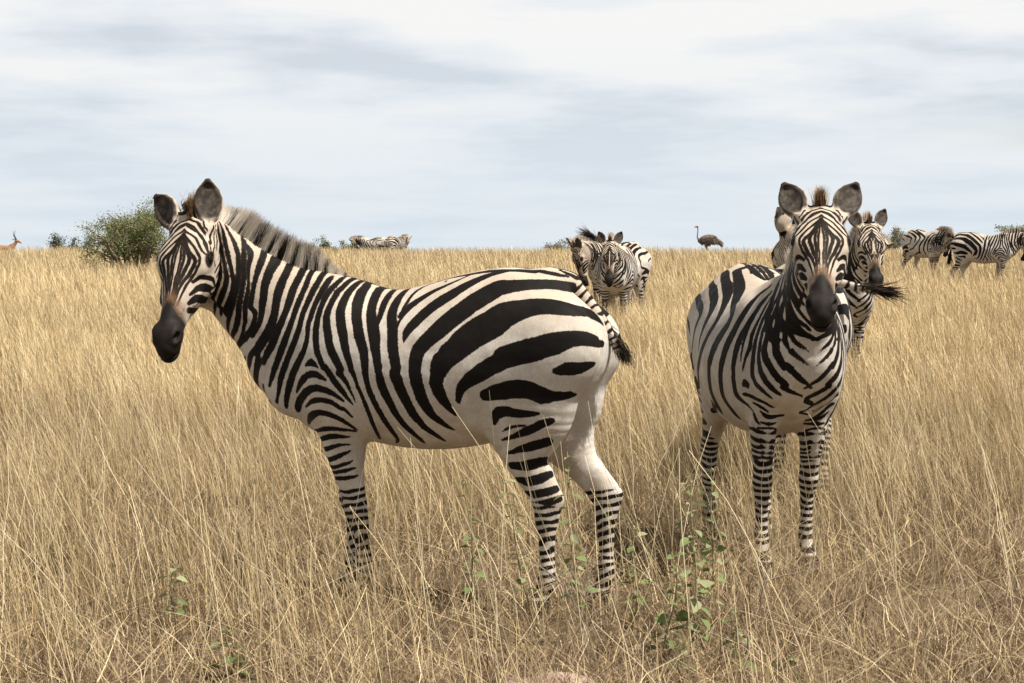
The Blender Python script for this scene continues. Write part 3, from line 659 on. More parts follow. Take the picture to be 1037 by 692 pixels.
('h', [(1.211,.006,1.438,.003), (1.224,.007,1.412,.003), (1.233,.012,1.39,.004), (1.24,.012,1.369,.003), (1.248,.011,1.348,.003), (1.257,.011,1.325,.003), (1.268,.007,1.3,.003), (1.277,.007,1.275,.003), (1.286,.006,1.25,.002), (1.294,.005,1.223,.002), (1.303,.005,1.2,.002)]),
('v', [(.886,.094,1.137,.016), (.888,.09,1.117,.018), (.891,.084,1.097,.018), (.903,.07,1.075,.018), (.912,.051,1.055,.016), (.918,.029,1.04,.012), (.919,.009,1.033,.01), (.917,.003,1.028,.009), (.915,.014,1.028,.009)]),
('v', [(.858,.102,1.063,.014), (.864,.094,1.042,.015), (.871,.083,1.022,.015), (.882,.062,1.004,.014), (.89,.04,.989,.011), (.889,.02,.971,.009), (.888,.005,.963,.007), (.886,.003,.957,.006), (.886,.009,.956,.005)]),
('v', [(.833,.118,1.103,.014), (.833,.119,1.069,.016), (.832,.118,1.038,.018), (.839,.11,1.011,.019), (.85,.096,.988,.02), (.862,.077,.968,.018), (.87,.056,.949,.015), (.874,.035,.935,.013), (.872,.019,.923,.011), (.869,.005,.912,.01), (.863,.01,.901,.01)]),
('v', [(.775,.144,1.123,.021), (.774,.149,1.089,.022), (.774,.152,1.055,.023), (.78,.149,1.025,.023), (.792,.141,.996,.023), (.806,.127,.964,.022), (.818,.111,.934,.02), (.83,.088,.906,.019), (.835,.061,.883,.017), (.831,.04,.866,.015), (.827,.02,.856,.012), (.817,.005,.845,.009), (.801,.014,.835,.007)]),
('v', [(.718,.171,1.096,.012), (.722,.175,1.054,.013), (.723,.176,1.013,.013), (.731,.176,.977,.015), (.745,.171,.943,.016), (.757,.163,.915,.018), (.768,.152,.892,.018), (.778,.132,.867,.018), (.781,.106,.846,.015), (.773,.078,.828,.014), (.76,.047,.811,.013), (.744,.006,.793,.012), (.718,.03,.777,.012), (.705,.044,.771,.01), (.699,.05,.768,.009)]),
('v', [(.675,.195,.937,.012), (.704,.188,.907,.013), (.724,.178,.878,.013), (.74,.163,.85,.013), (.748,.144,.825,.012), (.749,.125,.808,.011), (.739,.102,.79,.009), (.695,.07,.766,.007), (.666,.042,.745,.006), (.661,.015,.734,.006), (.654,.009,.728,.006), (.642,.032,.722,.005), (.623,.057,.718,.005)]),
('2', [(-0.54,.258,1.128,.019), (-0.486,.267,1.112,.016), (-0.452,.271,1.096,.021), (-0.432,.272,1.081,.016), (-0.423,.273,1.069,.013), (-0.412,.273,1.059,.009), (-0.404,.273,1.048,.005)]),
('2', [(-0.519,.207,1.234,.026), (-0.519,.214,1.227,.024), (-0.464,.226,1.219,.023), (-0.367,.239,1.201,.033), (-0.228,.26,1.186,.031), (-0.16,.269,1.168,.03), (-0.121,.276,1.151,.029), (-0.108,.283,1.13,.029), (-0.117,.289,1.109,.029), (-0.131,.294,1.087,.029), (-0.136,.297,1.067,.028), (-0.136,.299,1.048,.027), (-0.138,.301,1.028,.026), (-0.144,.301,1.011,.025), (-0.159,.299,.99,.024), (-0.407,.264,.938,.023), (-0.431,.26,.914,.014), (-0.49,.249,.889,.012), (-0.476,.249,.869,.011), (-0.475,.244,.842,.009), (-0.483,.238,.821,.008), (-0.489,.231,.793,.007)]),
('2', [(-0.343,.158,1.319,.021), (-0.343,.169,1.308,.022), (-0.351,.175,1.301,.022), (-0.371,.18,1.29,.023), (-0.237,.207,1.278,.024), (-0.163,.217,1.26,.038), (-0.103,.226,1.241,.038), (-0.055,.235,1.222,.038), (-0.014,.244,1.2,.036), (.018,.254,1.179,.035), (.037,.265,1.156,.034), (.044,.274,1.137,.033), (.045,.283,1.116,.031), (.045,.291,1.096,.028), (.044,.297,1.075,.023), (.038,.302,1.055,.019), (.044,.305,1.04,.015), (.05,.308,1.024,.01), (.052,.31,1.006,.006)]),
('2', [(-0.337,.114,1.351,.025), (-0.33,.124,1.347,.024), (-0.213,.148,1.333,.036), (-0.14,.162,1.314,.035), (-0.081,.172,1.295,.035), (-0.03,.179,1.279,.035), (.018,.187,1.26,.035), (.064,.197,1.24,.034), (.109,.21,1.219,.032), (.151,.223,1.198,.031), (.183,.237,1.177,.031), (.204,.249,1.158,.031), (.214,.261,1.137,.031), (.213,.273,1.115,.029), (.2,.284,1.091,.027), (.185,.293,1.07,.025), (.17,.301,1.046,.024), (.15,.306,1.026,.025), (.13,.31,1.005,.025), (.109,.311,.984,.025), (.088,.312,.963,.025), (.066,.311,.948,.025), (.047,.309,.937,.024), (.038,.309,.934,.023), (.03,.307,.924,.022), (.01,.303,.906,.022), (-0.02,.295,.882,.022), (-0.087,.28,.857,.022), (-0.38,.231,.772,.023), (-0.389,.225,.745,.022), (-0.39,.219,.719,.021), (-0.383,.213,.698,.02), (-0.381,.208,.681,.018), (-0.376,.2,.662,.016), (-0.369,.193,.647,.014), (-0.369,.184,.633,.01), (-0.375,.174,.616,.007)]),
('2', [(-0.16,.099,1.355,.033), (-0.081,.113,1.334,.033), (-0.015,.125,1.313,.032), (.039,.136,1.292,.037), (.087,.146,1.274,.037), (.135,.157,1.257,.036), (.186,.172,1.239,.034), (.246,.189,1.22,.032), (.324,.211,1.2,.029), (.385,.231,1.181,.027), (.396,.241,1.16,.027), (.396,.249,1.14,.027), (.391,.257,1.118,.027), (.376,.265,1.099,.028), (.358,.272,1.079,.03), (.339,.279,1.059,.031), (.324,.285,1.041,.031), (.311,.29,1.02,.03), (.297,.294,1.005,.03), (.285,.297,.986,.028), (.275,.299,.97,.027), (.262,.301,.956,.026), (.255,.301,.948,.025), (.25,.301,.94,.024), (.247,.301,.928,.023), (.24,.299,.909,.023), (.229,.296,.887,.024), (.219,.291,.865,.024), (.208,.285,.843,.023), (.197,.277,.821,.023), (.178,.268,.8,.022), (.144,.255,.775,.022), (.089,.237,.75,.021), (-0.286,.155,.668,.021), (-0.311,.14,.637,.02), (-0.352,.118,.601,.019)]),
('2', [(.603,.128,1.28,.012), (.577,.14,1.269,.014), (.549,.154,1.255,.016), (.533,.168,1.24,.018), (.526,.182,1.225,.02), (.522,.196,1.21,.022), (.518,.208,1.193,.023), (.512,.219,1.175,.024), (.503,.23,1.156,.025), (.494,.238,1.138,.025), (.487,.244,1.122,.026), (.48,.249,1.109,.027), (.472,.254,1.09,.027), (.459,.261,1.069,.028), (.445,.267,1.047,.029), (.433,.272,1.025,.029), (.423,.276,1.004,.029), (.414,.278,.979,.028), (.406,.279,.963,.027), (.4,.28,.955,.027), (.395,.28,.95,.026), (.394,.28,.942,.026), (.387,.279,.924,.026), (.375,.277,.899,.026), (.367,.273,.874,.026), (.36,.269,.857,.025), (.353,.262,.836,.025), (.346,.254,.815,.025), (.339,.243,.792,.024), (.325,.23,.77,.023), (.297,.212,.746,.022), (.268,.194,.722,.02), (.236,.174,.7,.019), (.2,.152,.681,.011), (.153,.124,.662,.01), (.468,.181,.643,.011), (.492,.171,.633,.007), (.502,.164,.627,.007), (.508,.158,.626,.005), (.513,.154,.625,.004)]),
('2', [(.662,.132,1.259,.012), (.642,.145,1.243,.013), (.625,.157,1.227,.015), (.606,.17,1.209,.016), (.592,.181,1.192,.016), (.585,.193,1.174,.016), (.578,.203,1.156,.017), (.57,.213,1.137,.019), (.563,.224,1.114,.021), (.553,.232,1.094,.023), (.543,.239,1.074,.025), (.535,.245,1.053,.026), (.528,.249,1.032,.026), (.522,.252,1.011,.025), (.52,.254,.99,.023), (.514,.255,.97,.022), (.512,.255,.957,.021), (.508,.255,.948,.02), (.508,.255,.934,.019), (.506,.253,.913,.019), (.5,.251,.89,.02), (.499,.247,.866,.021), (.495,.243,.845,.021), (.493,.24,.829,.021), (.492,.234,.808,.021), (.492,.227,.787,.02), (.492,.219,.766,.019), (.49,.209,.745,.018), (.492,.199,.725,.017), (.492,.188,.707,.016), (.495,.18,.689,.015), (.501,.172,.677,.011), (.508,.167,.669,.008), (.514,.16,.659,.006)]),
('2', [(.679,.125,1.265,.008), (.662,.136,1.25,.009), (.647,.148,1.234,.01), (.633,.16,1.218,.011), (.619,.171,1.202,.011), (.61,.179,1.187,.012), (.599,.188,1.171,.012), (.592,.199,1.153,.013), (.585,.207,1.137,.013), (.58,.216,1.117,.013), (.578,.222,1.098,.013), (.576,.226,1.081,.012), (.574,.23,1.062,.011), (.571,.233,1.047,.01), (.57,.235,1.032,.009), (.57,.236,1.017,.008), (.568,.237,1.,.008), (.568,.237,.985,.007), (.567,.237,.97,.006)]),
('2', [(.702,.118,1.273,.008), (.69,.13,1.251,.009), (.681,.142,1.23,.01), (.67,.155,1.208,.011), (.661,.166,1.187,.012), (.652,.178,1.161,.012), (.641,.187,1.139,.013), (.632,.194,1.121,.014), (.626,.2,1.103,.015), (.62,.206,1.088,.016), (.62,.209,1.068,.016), (.62,.211,1.049,.016), (.618,.213,1.033,.016), (.611,.217,1.018,.014), (.605,.22,1.004,.013), (.597,.224,.986,.011), (.591,.226,.969,.01), (.584,.228,.948,.01), (.575,.229,.925,.008)]),
('2', [(.723,.112,1.277,.008), (.717,.123,1.257,.009), (.71,.133,1.236,.01), (.703,.143,1.215,.011), (.696,.154,1.192,.012), (.689,.165,1.167,.013), (.679,.174,1.146,.014), (.673,.181,1.126,.014), (.667,.187,1.106,.014), (.661,.192,1.088,.014), (.655,.196,1.067,.015), (.653,.199,1.046,.016), (.648,.201,1.025,.017), (.645,.202,1.003,.017), (.644,.203,.977,.018), (.641,.204,.956,.018), (.639,.203,.942,.018), (.638,.203,.93,.017), (.638,.202,.919,.017), (.64,.2,.901,.017), (.646,.196,.885,.017), (.655,.191,.866,.017), (.68,.183,.846,.017), (.702,.172,.828,.016), (.712,.158,.807,.015), (.709,.14,.785,.013), (.681,.118,.763,.011), (.637,.094,.743,.008), (.632,.083,.736,.007), (.635,.077,.735,.006), (.64,.07,.735,.005)]),
('2', [(.767,.108,1.279,.008), (.755,.118,1.252,.01), (.745,.13,1.223,.011), (.736,.14,1.196,.012), (.726,.152,1.171,.012), (.717,.161,1.145,.013), (.709,.169,1.124,.013), (.702,.175,1.108,.013), (.698,.179,1.095,.013), (.695,.182,1.077,.013), (.69,.186,1.053,.014), (.685,.189,1.022,.015), (.684,.191,.996,.015), (.688,.191,.97,.016), (.695,.19,.948,.017), (.702,.189,.927,.018), (.711,.185,.907,.018), (.723,.18,.891,.019), (.733,.173,.872,.018), (.744,.163,.858,.016), (.753,.15,.843,.015), (.758,.136,.83,.013), (.757,.121,.816,.013), (.749,.103,.8,.01), (.731,.084,.785,.01), (.704,.068,.77,.01), (.677,.054,.756,.009), (.666,.042,.745,.007), (.661,.026,.736,.008), (.659,.008,.732,.008), (.654,.009,.728,.008), (.647,.025,.725,.008), (.638,.041,.722,.008), (.623,.057,.718,.007)]),
('2', [(.834,.106,1.276,.009), (.807,.111,1.256,.011), (.787,.118,1.234,.013), (.772,.126,1.209,.014), (.765,.136,1.18,.016), (.753,.147,1.15,.017), (.746,.156,1.123,.018), (.739,.163,1.097,.018), (.734,.168,1.077,.019), (.73,.171,1.061,.019), (.724,.174,1.047,.019), (.721,.176,1.036,.02), (.719,.177,1.025,.02), (.718,.178,1.011,.021), (.723,.178,.997,.022), (.73,.176,.978,.021), (.746,.17,.955,.02), (.763,.16,.927,.018), (.776,.146,.901,.018), (.784,.13,.881,.018), (.789,.109,.864,.017), (.785,.096,.85,.017), (.783,.097,.845,.017), (.781,.106,.847,.016), (.781,.106,.846,.016), (.778,.092,.837,.014), (.77,.07,.823,.014), (.76,.047,.811,.016), (.75,.02,.799,.016), (.736,.008,.787,.017), (.718,.03,.777,.017), (.708,.042,.773,.016), (.704,.044,.77,.014), (.699,.05,.768,.013)]),
('2', [(.884,.102,1.279,.012), (.869,.104,1.26,.014), (.857,.107,1.242,.016), (.843,.111,1.218,.018), (.823,.116,1.195,.02), (.813,.122,1.171,.022), (.802,.129,1.146,.023), (.795,.135,1.124,.025), (.791,.139,1.102,.024), (.787,.144,1.081,.026), (.784,.147,1.062,.026), (.781,.148,1.045,.025), (.784,.147,1.028,.025), (.784,.147,1.013,.025), (.784,.146,.999,.025), (.789,.142,.984,.024), (.796,.135,.964,.023), (.804,.125,.943,.021), (.809,.118,.931,.022), (.813,.114,.93,.021), (.814,.114,.935,.02), (.818,.111,.934,.02), (.827,.098,.921,.021), (.834,.079,.9,.019), (.835,.061,.883,.019), (.833,.047,.871,.018), (.83,.033,.862,.016), (.827,.02,.856,.013), (.821,.008,.848,.012), (.813,.001,.842,.009), (.801,.014,.835,.01)]),
('2', [(.898,.1,1.249,.01), (.89,.102,1.224,.012), (.879,.103,1.201,.014), (.87,.105,1.178,.015), (.859,.106,1.153,.016), (.855,.108,1.129,.017), (.846,.111,1.105,.017), (.84,.114,1.084,.017), (.833,.118,1.067,.019), (.828,.121,1.047,.018), (.832,.117,1.028,.018), (.838,.111,1.012,.015), (.842,.106,.999,.015), (.843,.104,.994,.017), (.845,.102,.991,.018), (.85,.096,.988,.02), (.857,.086,.976,.018), (.864,.072,.962,.017), (.87,.056,.949,.015), (.873,.043,.94,.015), (.873,.032,.931,.013), (.872,.019,.923,.011), (.871,.008,.917,.011), (.867,.001,.908,.01), (.863,.01,.901,.01)]),
('2', [(.851,.108,1.102,.016), (.854,.105,1.089,.016), (.855,.105,1.076,.015), (.858,.102,1.063,.018), (.861,.097,1.049,.015), (.865,.092,1.036,.016), (.871,.083,1.022,.015), (.878,.071,1.011,.015), (.886,.054,.999,.013), (.89,.04,.989,.011), (.89,.026,.977,.01), (.889,.013,.969,.008), (.888,.005,.963,.007), (.886,.002,.958,.006), (.886,.007,.957,.007), (.886,.009,.956,.005)]),
('2', [(.883,.099,1.158,.017), (.884,.098,1.152,.02), (.886,.096,1.144,.022), (.886,.094,1.137,.023), (.885,.092,1.124,.023), (.887,.089,1.111,.022), (.891,.084,1.097,.021), (.898,.076,1.083,.019), (.906,.065,1.068,.016), (.912,.051,1.055,.016), (.916,.04,1.046,.015), (.92,.023,1.039,.013), (.919,.009,1.033,.01), (.919,0,1.031,.009), (.917,.007,1.028,.009), (.915,.014,1.028,.009)]),
('2', [(-0.44,.027,1.383,.013), (-0.434,.009,1.388,.014), (-0.255,.031,1.383,.014), (-0.15,.034,1.372,.023), (-0.082,.034,1.358,.022), (-0.025,.034,1.345,.02), (.02,.032,1.333,.018), (.06,.026,1.322,.015), (.101,.019,1.312,.012)]),
('2', [(-0.266,.019,1.385,.007), (-0.243,.037,1.382,.007), (-0.137,.034,1.369,.013), (-0.076,.043,1.355,.013), (-0.024,.051,1.342,.012)]),
('2', [(.553,.223,.851,.005), (.563,.221,.859,.012), (.572,.218,.867,.019), (.58,.215,.872,.022), (.587,.209,.865,.023), (.59,.203,.852,.014), (.593,.198,.842,.005)]),
('2', [(.54,.218,.817,.011), (.549,.214,.816,.013), (.559,.208,.816,.015), (.569,.199,.811,.017), (.58,.188,.807,.019), (.593,.174,.797,.02), (.611,.162,.788,.019), (.62,.15,.775,.018), (.615,.136,.761,.017), (.607,.123,.749,.016), (.606,.109,.738,.013), (.605,.097,.73,.009), (.604,.084,.721,.006)]),
('2', [(.537,.2,.771,.007), (.547,.19,.767,.011), (.554,.182,.764,.014), (.559,.173,.759,.016), (.563,.161,.749,.016), (.563,.148,.734,.014), (.564,.134,.722,.015), (.562,.118,.711,.012), (.558,.099,.699,.01), (.548,.078,.687,.007)]),
('2', [(.535,.175,.732,.006), (.538,.166,.724,.008), (.54,.155,.712,.01), (.544,.145,.704,.011), (.546,.131,.696,.01), (.546,.112,.688,.009), (.54,.097,.681,.007), (.534,.087,.676,.008), (.53,.081,.675,.006), (.526,.074,.673,.004)]),
('2', [(.518,.161,.678,.007), (.526,.152,.674,.008), (.531,.139,.668,.009), (.533,.125,.662,.009), (.529,.111,.656,.008), (.518,.091,.653,.006), (.489,.068,.649,.006)]),
]
# ------------------------------------------------------------------ coat pattern, in rest-pose coordinates
def leg_shift(z, d, rows):
    """how far a leg set back by d has moved at height z"""
    zz, ff = zip(*rows)
    return d * np.interp(z, zz, ff)
FR = [(0.0, 1), (.13, 1), (.22, .85), (.33, .75), (.40, .62), (.445, .55), (.56, .3), (.70, .1), (.84, 0)]
HI = [(0.0, 1), (.435, 1), (.52, .9), (.63, .7), (.76, .3), (.92, .1), (1.1, 0)]

def lownoise(p, s, seed):
    o = seed * 1.7
    return (np.sin(p[:, 0] * s + o + 1.3 * np.sin(p[:, 2] * s * 1.3 + o * 2)) + np.sin(p[:, 2] * s * 1.1 + o * 3 + 1.1 * np.sin(p[:, 1] * s * 1.7 - o)) + np.sin((p[:, 0] - p[:, 2]) * s * 1.9 + o * 5)) / 3

EXTRA = [('', [(.03, .05, 1.322, .008), (-.12, .07, 1.36, .015), (-.28, .075, 1.385, .017), (-.40, .06, 1.37, .010)]),
         ('', [(-.02, .135, 1.325, .004), (-.16, .16, 1.35, .009), (-.30, .15, 1.36, .008)])]
def coat(V, seed=0, kit=1):
    p = np.array(V, float)
    side = p[:, 1] > 0
    q = p.copy()
    if seed:
        amp = 0.018 * (1 - smooth(0.85, 1.0, p[:, 0]) * .8)
        q[:, 0] += amp * lownoise(p, 7, seed); q[:, 2] += amp * lownoise(p, 6, seed + 11)
    rt = ~side
    lowf = (q[:, 2] < .84) & (q[:, 0] > .15) & rt
    q[lowf, 0] += (leg_shift(q[lowf, 2], -0.07, FR) - leg_shift(q[lowf, 2], 0.01, FR) - .085) * smooth(.84, .72, q[lowf, 2])
    lowh = (q[:, 2] < 1.0) & (q[:, 0] < -.1) & rt
    q[lowh, 0] += -leg_shift(q[lowh, 2], -0.17, HI)
    q[:, 1] = np.abs(q[:, 1])
    st = np.full(len(p), -0.03)
    xs_, zs_ = crest_line(p)
    sv = np.full(len(p), -0.03)
    hs = (p - POLL) @ H_E; hn = (p - POLL) @ H_N
    nn_ = 0
    first_n = np.array(next(s_[1] for s_ in STROKES if s_[0] == 'n'))
    more = [('n', (first_n + np.array([.69, 0, .72, 0]) * o_).tolist()) for o_ in (.042, .080)]
    for flag, pts in STROKES + EXTRA + more:
        P = np.array(pts)
        if flag == 'n': nn_ += 1
        if kit == 1 and flag == '2': continue
        if kit == 2 and (flag == 'v' or (flag == 'n' and 7 < nn_ <= 10) or (flag == '' and not (P[:, 2].max() < .92 and P[:, 0].max() < 0) and not (P[:, 2].max() < .66 and P[:, 0].min() > .2))): continue
        P[:, 3] = P[:, 3] * 1.35 + .0008 if flag == 'h' else (P[:, 3] * .90 if flag == 'n' else P[:, 3] * np.where(P[:, 0] < -.05, .80, .94) if flag == '2' else P[:, 3] * np.where(P[:, 0] < -.05, 1.12, 1.0) + .0006)
        if flag == 'n':
            zc = np.interp(P[0, 0], xs_, zs_); d0 = P[0] - P[1]
            x0 = P[0, 0] + np.clip(d0[0] / max(d0[2], .02), -.5, .5) * max(zc - P[0, 2], 0) * .5
            P = np.vstack(([x0, 0.0, np.interp(x0, xs_, zs_), P[0, 3]], [(x0 + P[0, 0]) / 2, P[0, 1] * .6, P[0, 2] + .7 * (np.interp(x0, xs_, zs_) - P[0, 2]), P[0, 3]], P))
        elif P[0, 2] > 1.27:
            P = np.vstack((P[0] * [1, 0, 1, 1] + [-.004, 0, .012, 0], P))
        if flag == 'n' or (P[-1, 0] > .6 and P[-1, 2] < .9 and flag == ''):
            e = P[-1].copy(); P[-1, 3] = max(P[-1, 3], .010)
            P = np.vstack((P, [e[0] + .02, 0.0, e[2] - .075, max(e[3] * .8, .009)]))
        if flag == 'v':
            P[:, 3] = np.maximum(P[:, 3], .006)
            m = (q[:, 0] > .55) & (q[:, 2] > .6) & (q[:, 2] < 1.15) & (q[:, 1] < .24)
            x = q[m]; best = sv[m]
            for i in range(len(P) - 1):
                a = P[i, :3]; d = P[i + 1, :3] - a
                t = np.clip((x - a) @ d / (d @ d), 0, 1)
                np.maximum(best, P[i, 3] + t * (P[i + 1, 3] - P[i, 3]) - np.linalg.norm(x - a - t[:, None] * d, axis=1), out=best)
            sv[m] = best
            continue
        planar = P[:, 2].max() < .74 and P[:, 0].min() > .2
        yw = 0.0 if planar else (0.55 if P[:, 2].max() < .85 and P[:, 0].max() < -.15 else 1.0)
        lo = P[:, :3].min(0) - .06; hi = P[:, :3].max(0) + .06
        if yw < 1: lo[1] = -1; hi[1] = 1
        m = np.all((q > lo) & (q < hi), 1)
        if flag == 'n': m &= hn < -.012
        if flag == 'n' and kit == 2: m &= (q[:, 2] > 1.04) | (q[:, 0] < .62)
        if flag == '2' and P[:, 2].max() < .86 and P[:, 0].min() > .2: m &= (q[:, 1] > .055)
        if planar: m &= (q[:, 1] > .055) | (q[:, 2] < .60)
        if not m.any(): continue
        x = q[m]; best = np.full(len(x), -0.03)
        W = np.array([1, yw, 1])
        for i in range(len(P) - 1):
            a = P[i, :3] * W; d = P[i + 1, :3] * W - a; L = d @ d
            if L < 1e-9: continue
            y = x * W - a
            t = np.clip(y @ d / L, 0, 1)
            dist = np.sqrt(((y - t[:, None] * d) ** 2).sum(1))
            np.maximum(best, P[i, 3] + t * (P[i + 1, 3] - P[i, 3]) - dist, out=best)
        st[m] = np.maximum(st[m], best)
    wv = smooth(.170, .135, q[:, 1]) * smooth(.58, .64, q[:, 0]) * smooth(1.04, .98, q[:, 2]) * smooth(.66, .70, q[:, 2])
    if kit == 1: st = st * (1 - wv) + sv * wv
    # dorsal line
    on = np.where((p[:, 2] > 1.2) & (p[:, 0] < .5) & (p[:, 0] > -.60), .011 + .004 * lownoise(p, 40, 3) - np.abs(p[:, 1]), -.03)
    st = np.maximum(st, on)
    # rings on the lower legs
    wob = lownoise(p, 16, 2 + seed) * .012 + lownoise(p, 45, 9 + seed) * .005
    ring = (np.sin((p[:, 2] + wob + .25 * (p[:, 0] - np.where(p[:, 0] > 0, .4, -.45))) * 2 * np.pi / .035) + .15 + .25 * lownoise(p, 22, 5 + seed)) * .0055
    front = p[:, 0] > 0
    z0 = np.where(front, .510, np.where(p[:, 1] < 0, .535, .465)) + .022 * lownoise(p, 14, 8 + seed)
    w = smooth(z0, z0 - .03, p[:, 2])
    st = st * (1 - w) + ring * w
    # the inside of the thighs stays white
    inner = (p[:, 0] < -.12) * smooth(.80, .74, p[:, 2]) * smooth(.47, .53, p[:, 2]) * smooth(.135, .105, np.abs(p[:, 1]))
    st = st * (1 - inner) - .03 * inner
    # tail rings
    par, dist = project(p, TAIL_L)
    tl = par / (len(TAIL_L) - 1)
    m = (p[:, 0] < -.55) & (p[:, 2] > 1.08) & (dist < .06)
    trg = (np.sin(tl * 105 + 1.2 * lownoise(p, 30, 4)) - .30 + .3 * lownoise(p, 60, 7)) * .006
    trg = np.maximum(trg, np.where(p[:, 2] - np.interp(p[:, 0], TAIL_L[::-1, 0], TAIL_L[::-1, 2]) > .5 * .03, .007 - np.abs(p[:, 1]), -.03))
    st = np.where(m, st * smooth(-.64, -.56, p[:, 0]) + trg * smooth(-.56, -.64, p[:, 0]), st)
    # head
    h = p - POLL; s = h @ H_E; n = h @ H_N; v = np.abs(p[:, 1])
    isH = (HEAD_SW.ev(p.astype(np.float32)) < NECK_SW.ev(p.astype(np.float32)) + .02) & (p[:, 0] > .9)
    nz = lownoise(p, 30, 1)
    sd = s + .012 * nz + .045 * smooth(.05, 0.0, v) * smooth(0, .04, n) - .22 * np.clip(-n - .01, 0, .1)
    dark = smooth(.425, .455, sd) * isH
    brown = smooth(.365, .425, sd) * smooth(-.01, .03, n) * smooth(.075, .05, v) * isH
    # cheeks and temples: bands folded round the eye
    f_ = np.logaddexp((s - .18) * 60, (-n - .02) * 60) / 60
    cheek = (np.sin((f_ + .006 * lownoise(p, 26, 6 + seed)) * 2 * np.pi / np.where(n < -.03, .021, .025)) - .12) * .0036
    cm = smooth(.068, .082, v) * isH * smooth(.30, .26, s) * smooth(-.06, -.02, s) * np.maximum(smooth(-.005, -.03, n), smooth(.13, .10, s)) * smooth(.075, .055, n)
    cm = cm * (1 - smooth(.19, .21, s) * smooth(-.085, -.06, n))
    st = np.where(cm > .05, st * (1 - cm) + cheek * cm, st)
    eye = np.zeros(len(p)); earin = np.zeros(len(p))
    for sg in (1, -1):
        ec = hd(.171, .040, sg * .112)
        de = np.sqrt(((h @ H_E - .172) / 1.35) ** 2 + (n - .041) ** 2 + (p[:, 1] - sg * .112) ** 2)
        eye = np.maximum(eye, smooth(.033, .026, de))
        d, f, wv = ear_axes(sg); b = ear_base(sg)
        t = (p - b) @ d; o = (p - b) @ f; a = (p - b) @ wv
        near = (t > .02) & (t < .25) & (np.abs(a) < .085) & (np.abs(o) < .06) & (np.sign(p[:, 1]) == sg)
        wid = np.interp(t, [0, .045, .095, .14, .18, .215], [.032, .040, .060, .063, .047, .016])
        inner = smooth(-.024, -.016, o) * smooth(wid + .001, wid - .005, np.abs(a)) * smooth(.03, .06, t)
        earin = np.maximum(earin, np.where(near, inner, 0))
        back = (np.sin(t * 55 - .6) * .5 + .5) * smooth(.0, -.012, o)
        st = np.where(near & (t > .03), np.where(t > .17, .004 * np.sign(-o - .0), -.02 + .028 * (back > .55) * (t < .09)), st)
    dark = np.maximum(dark, eye)
    dark = np.maximum(dark, smooth(.052, .040, p[:, 2]))                 # hooves
    # inside of the thighs and the belly line stay white
    marks = np.stack((dark, brown, earin, smooth(1.0, 1.35, p[:, 2])), 1)
    return st, marks

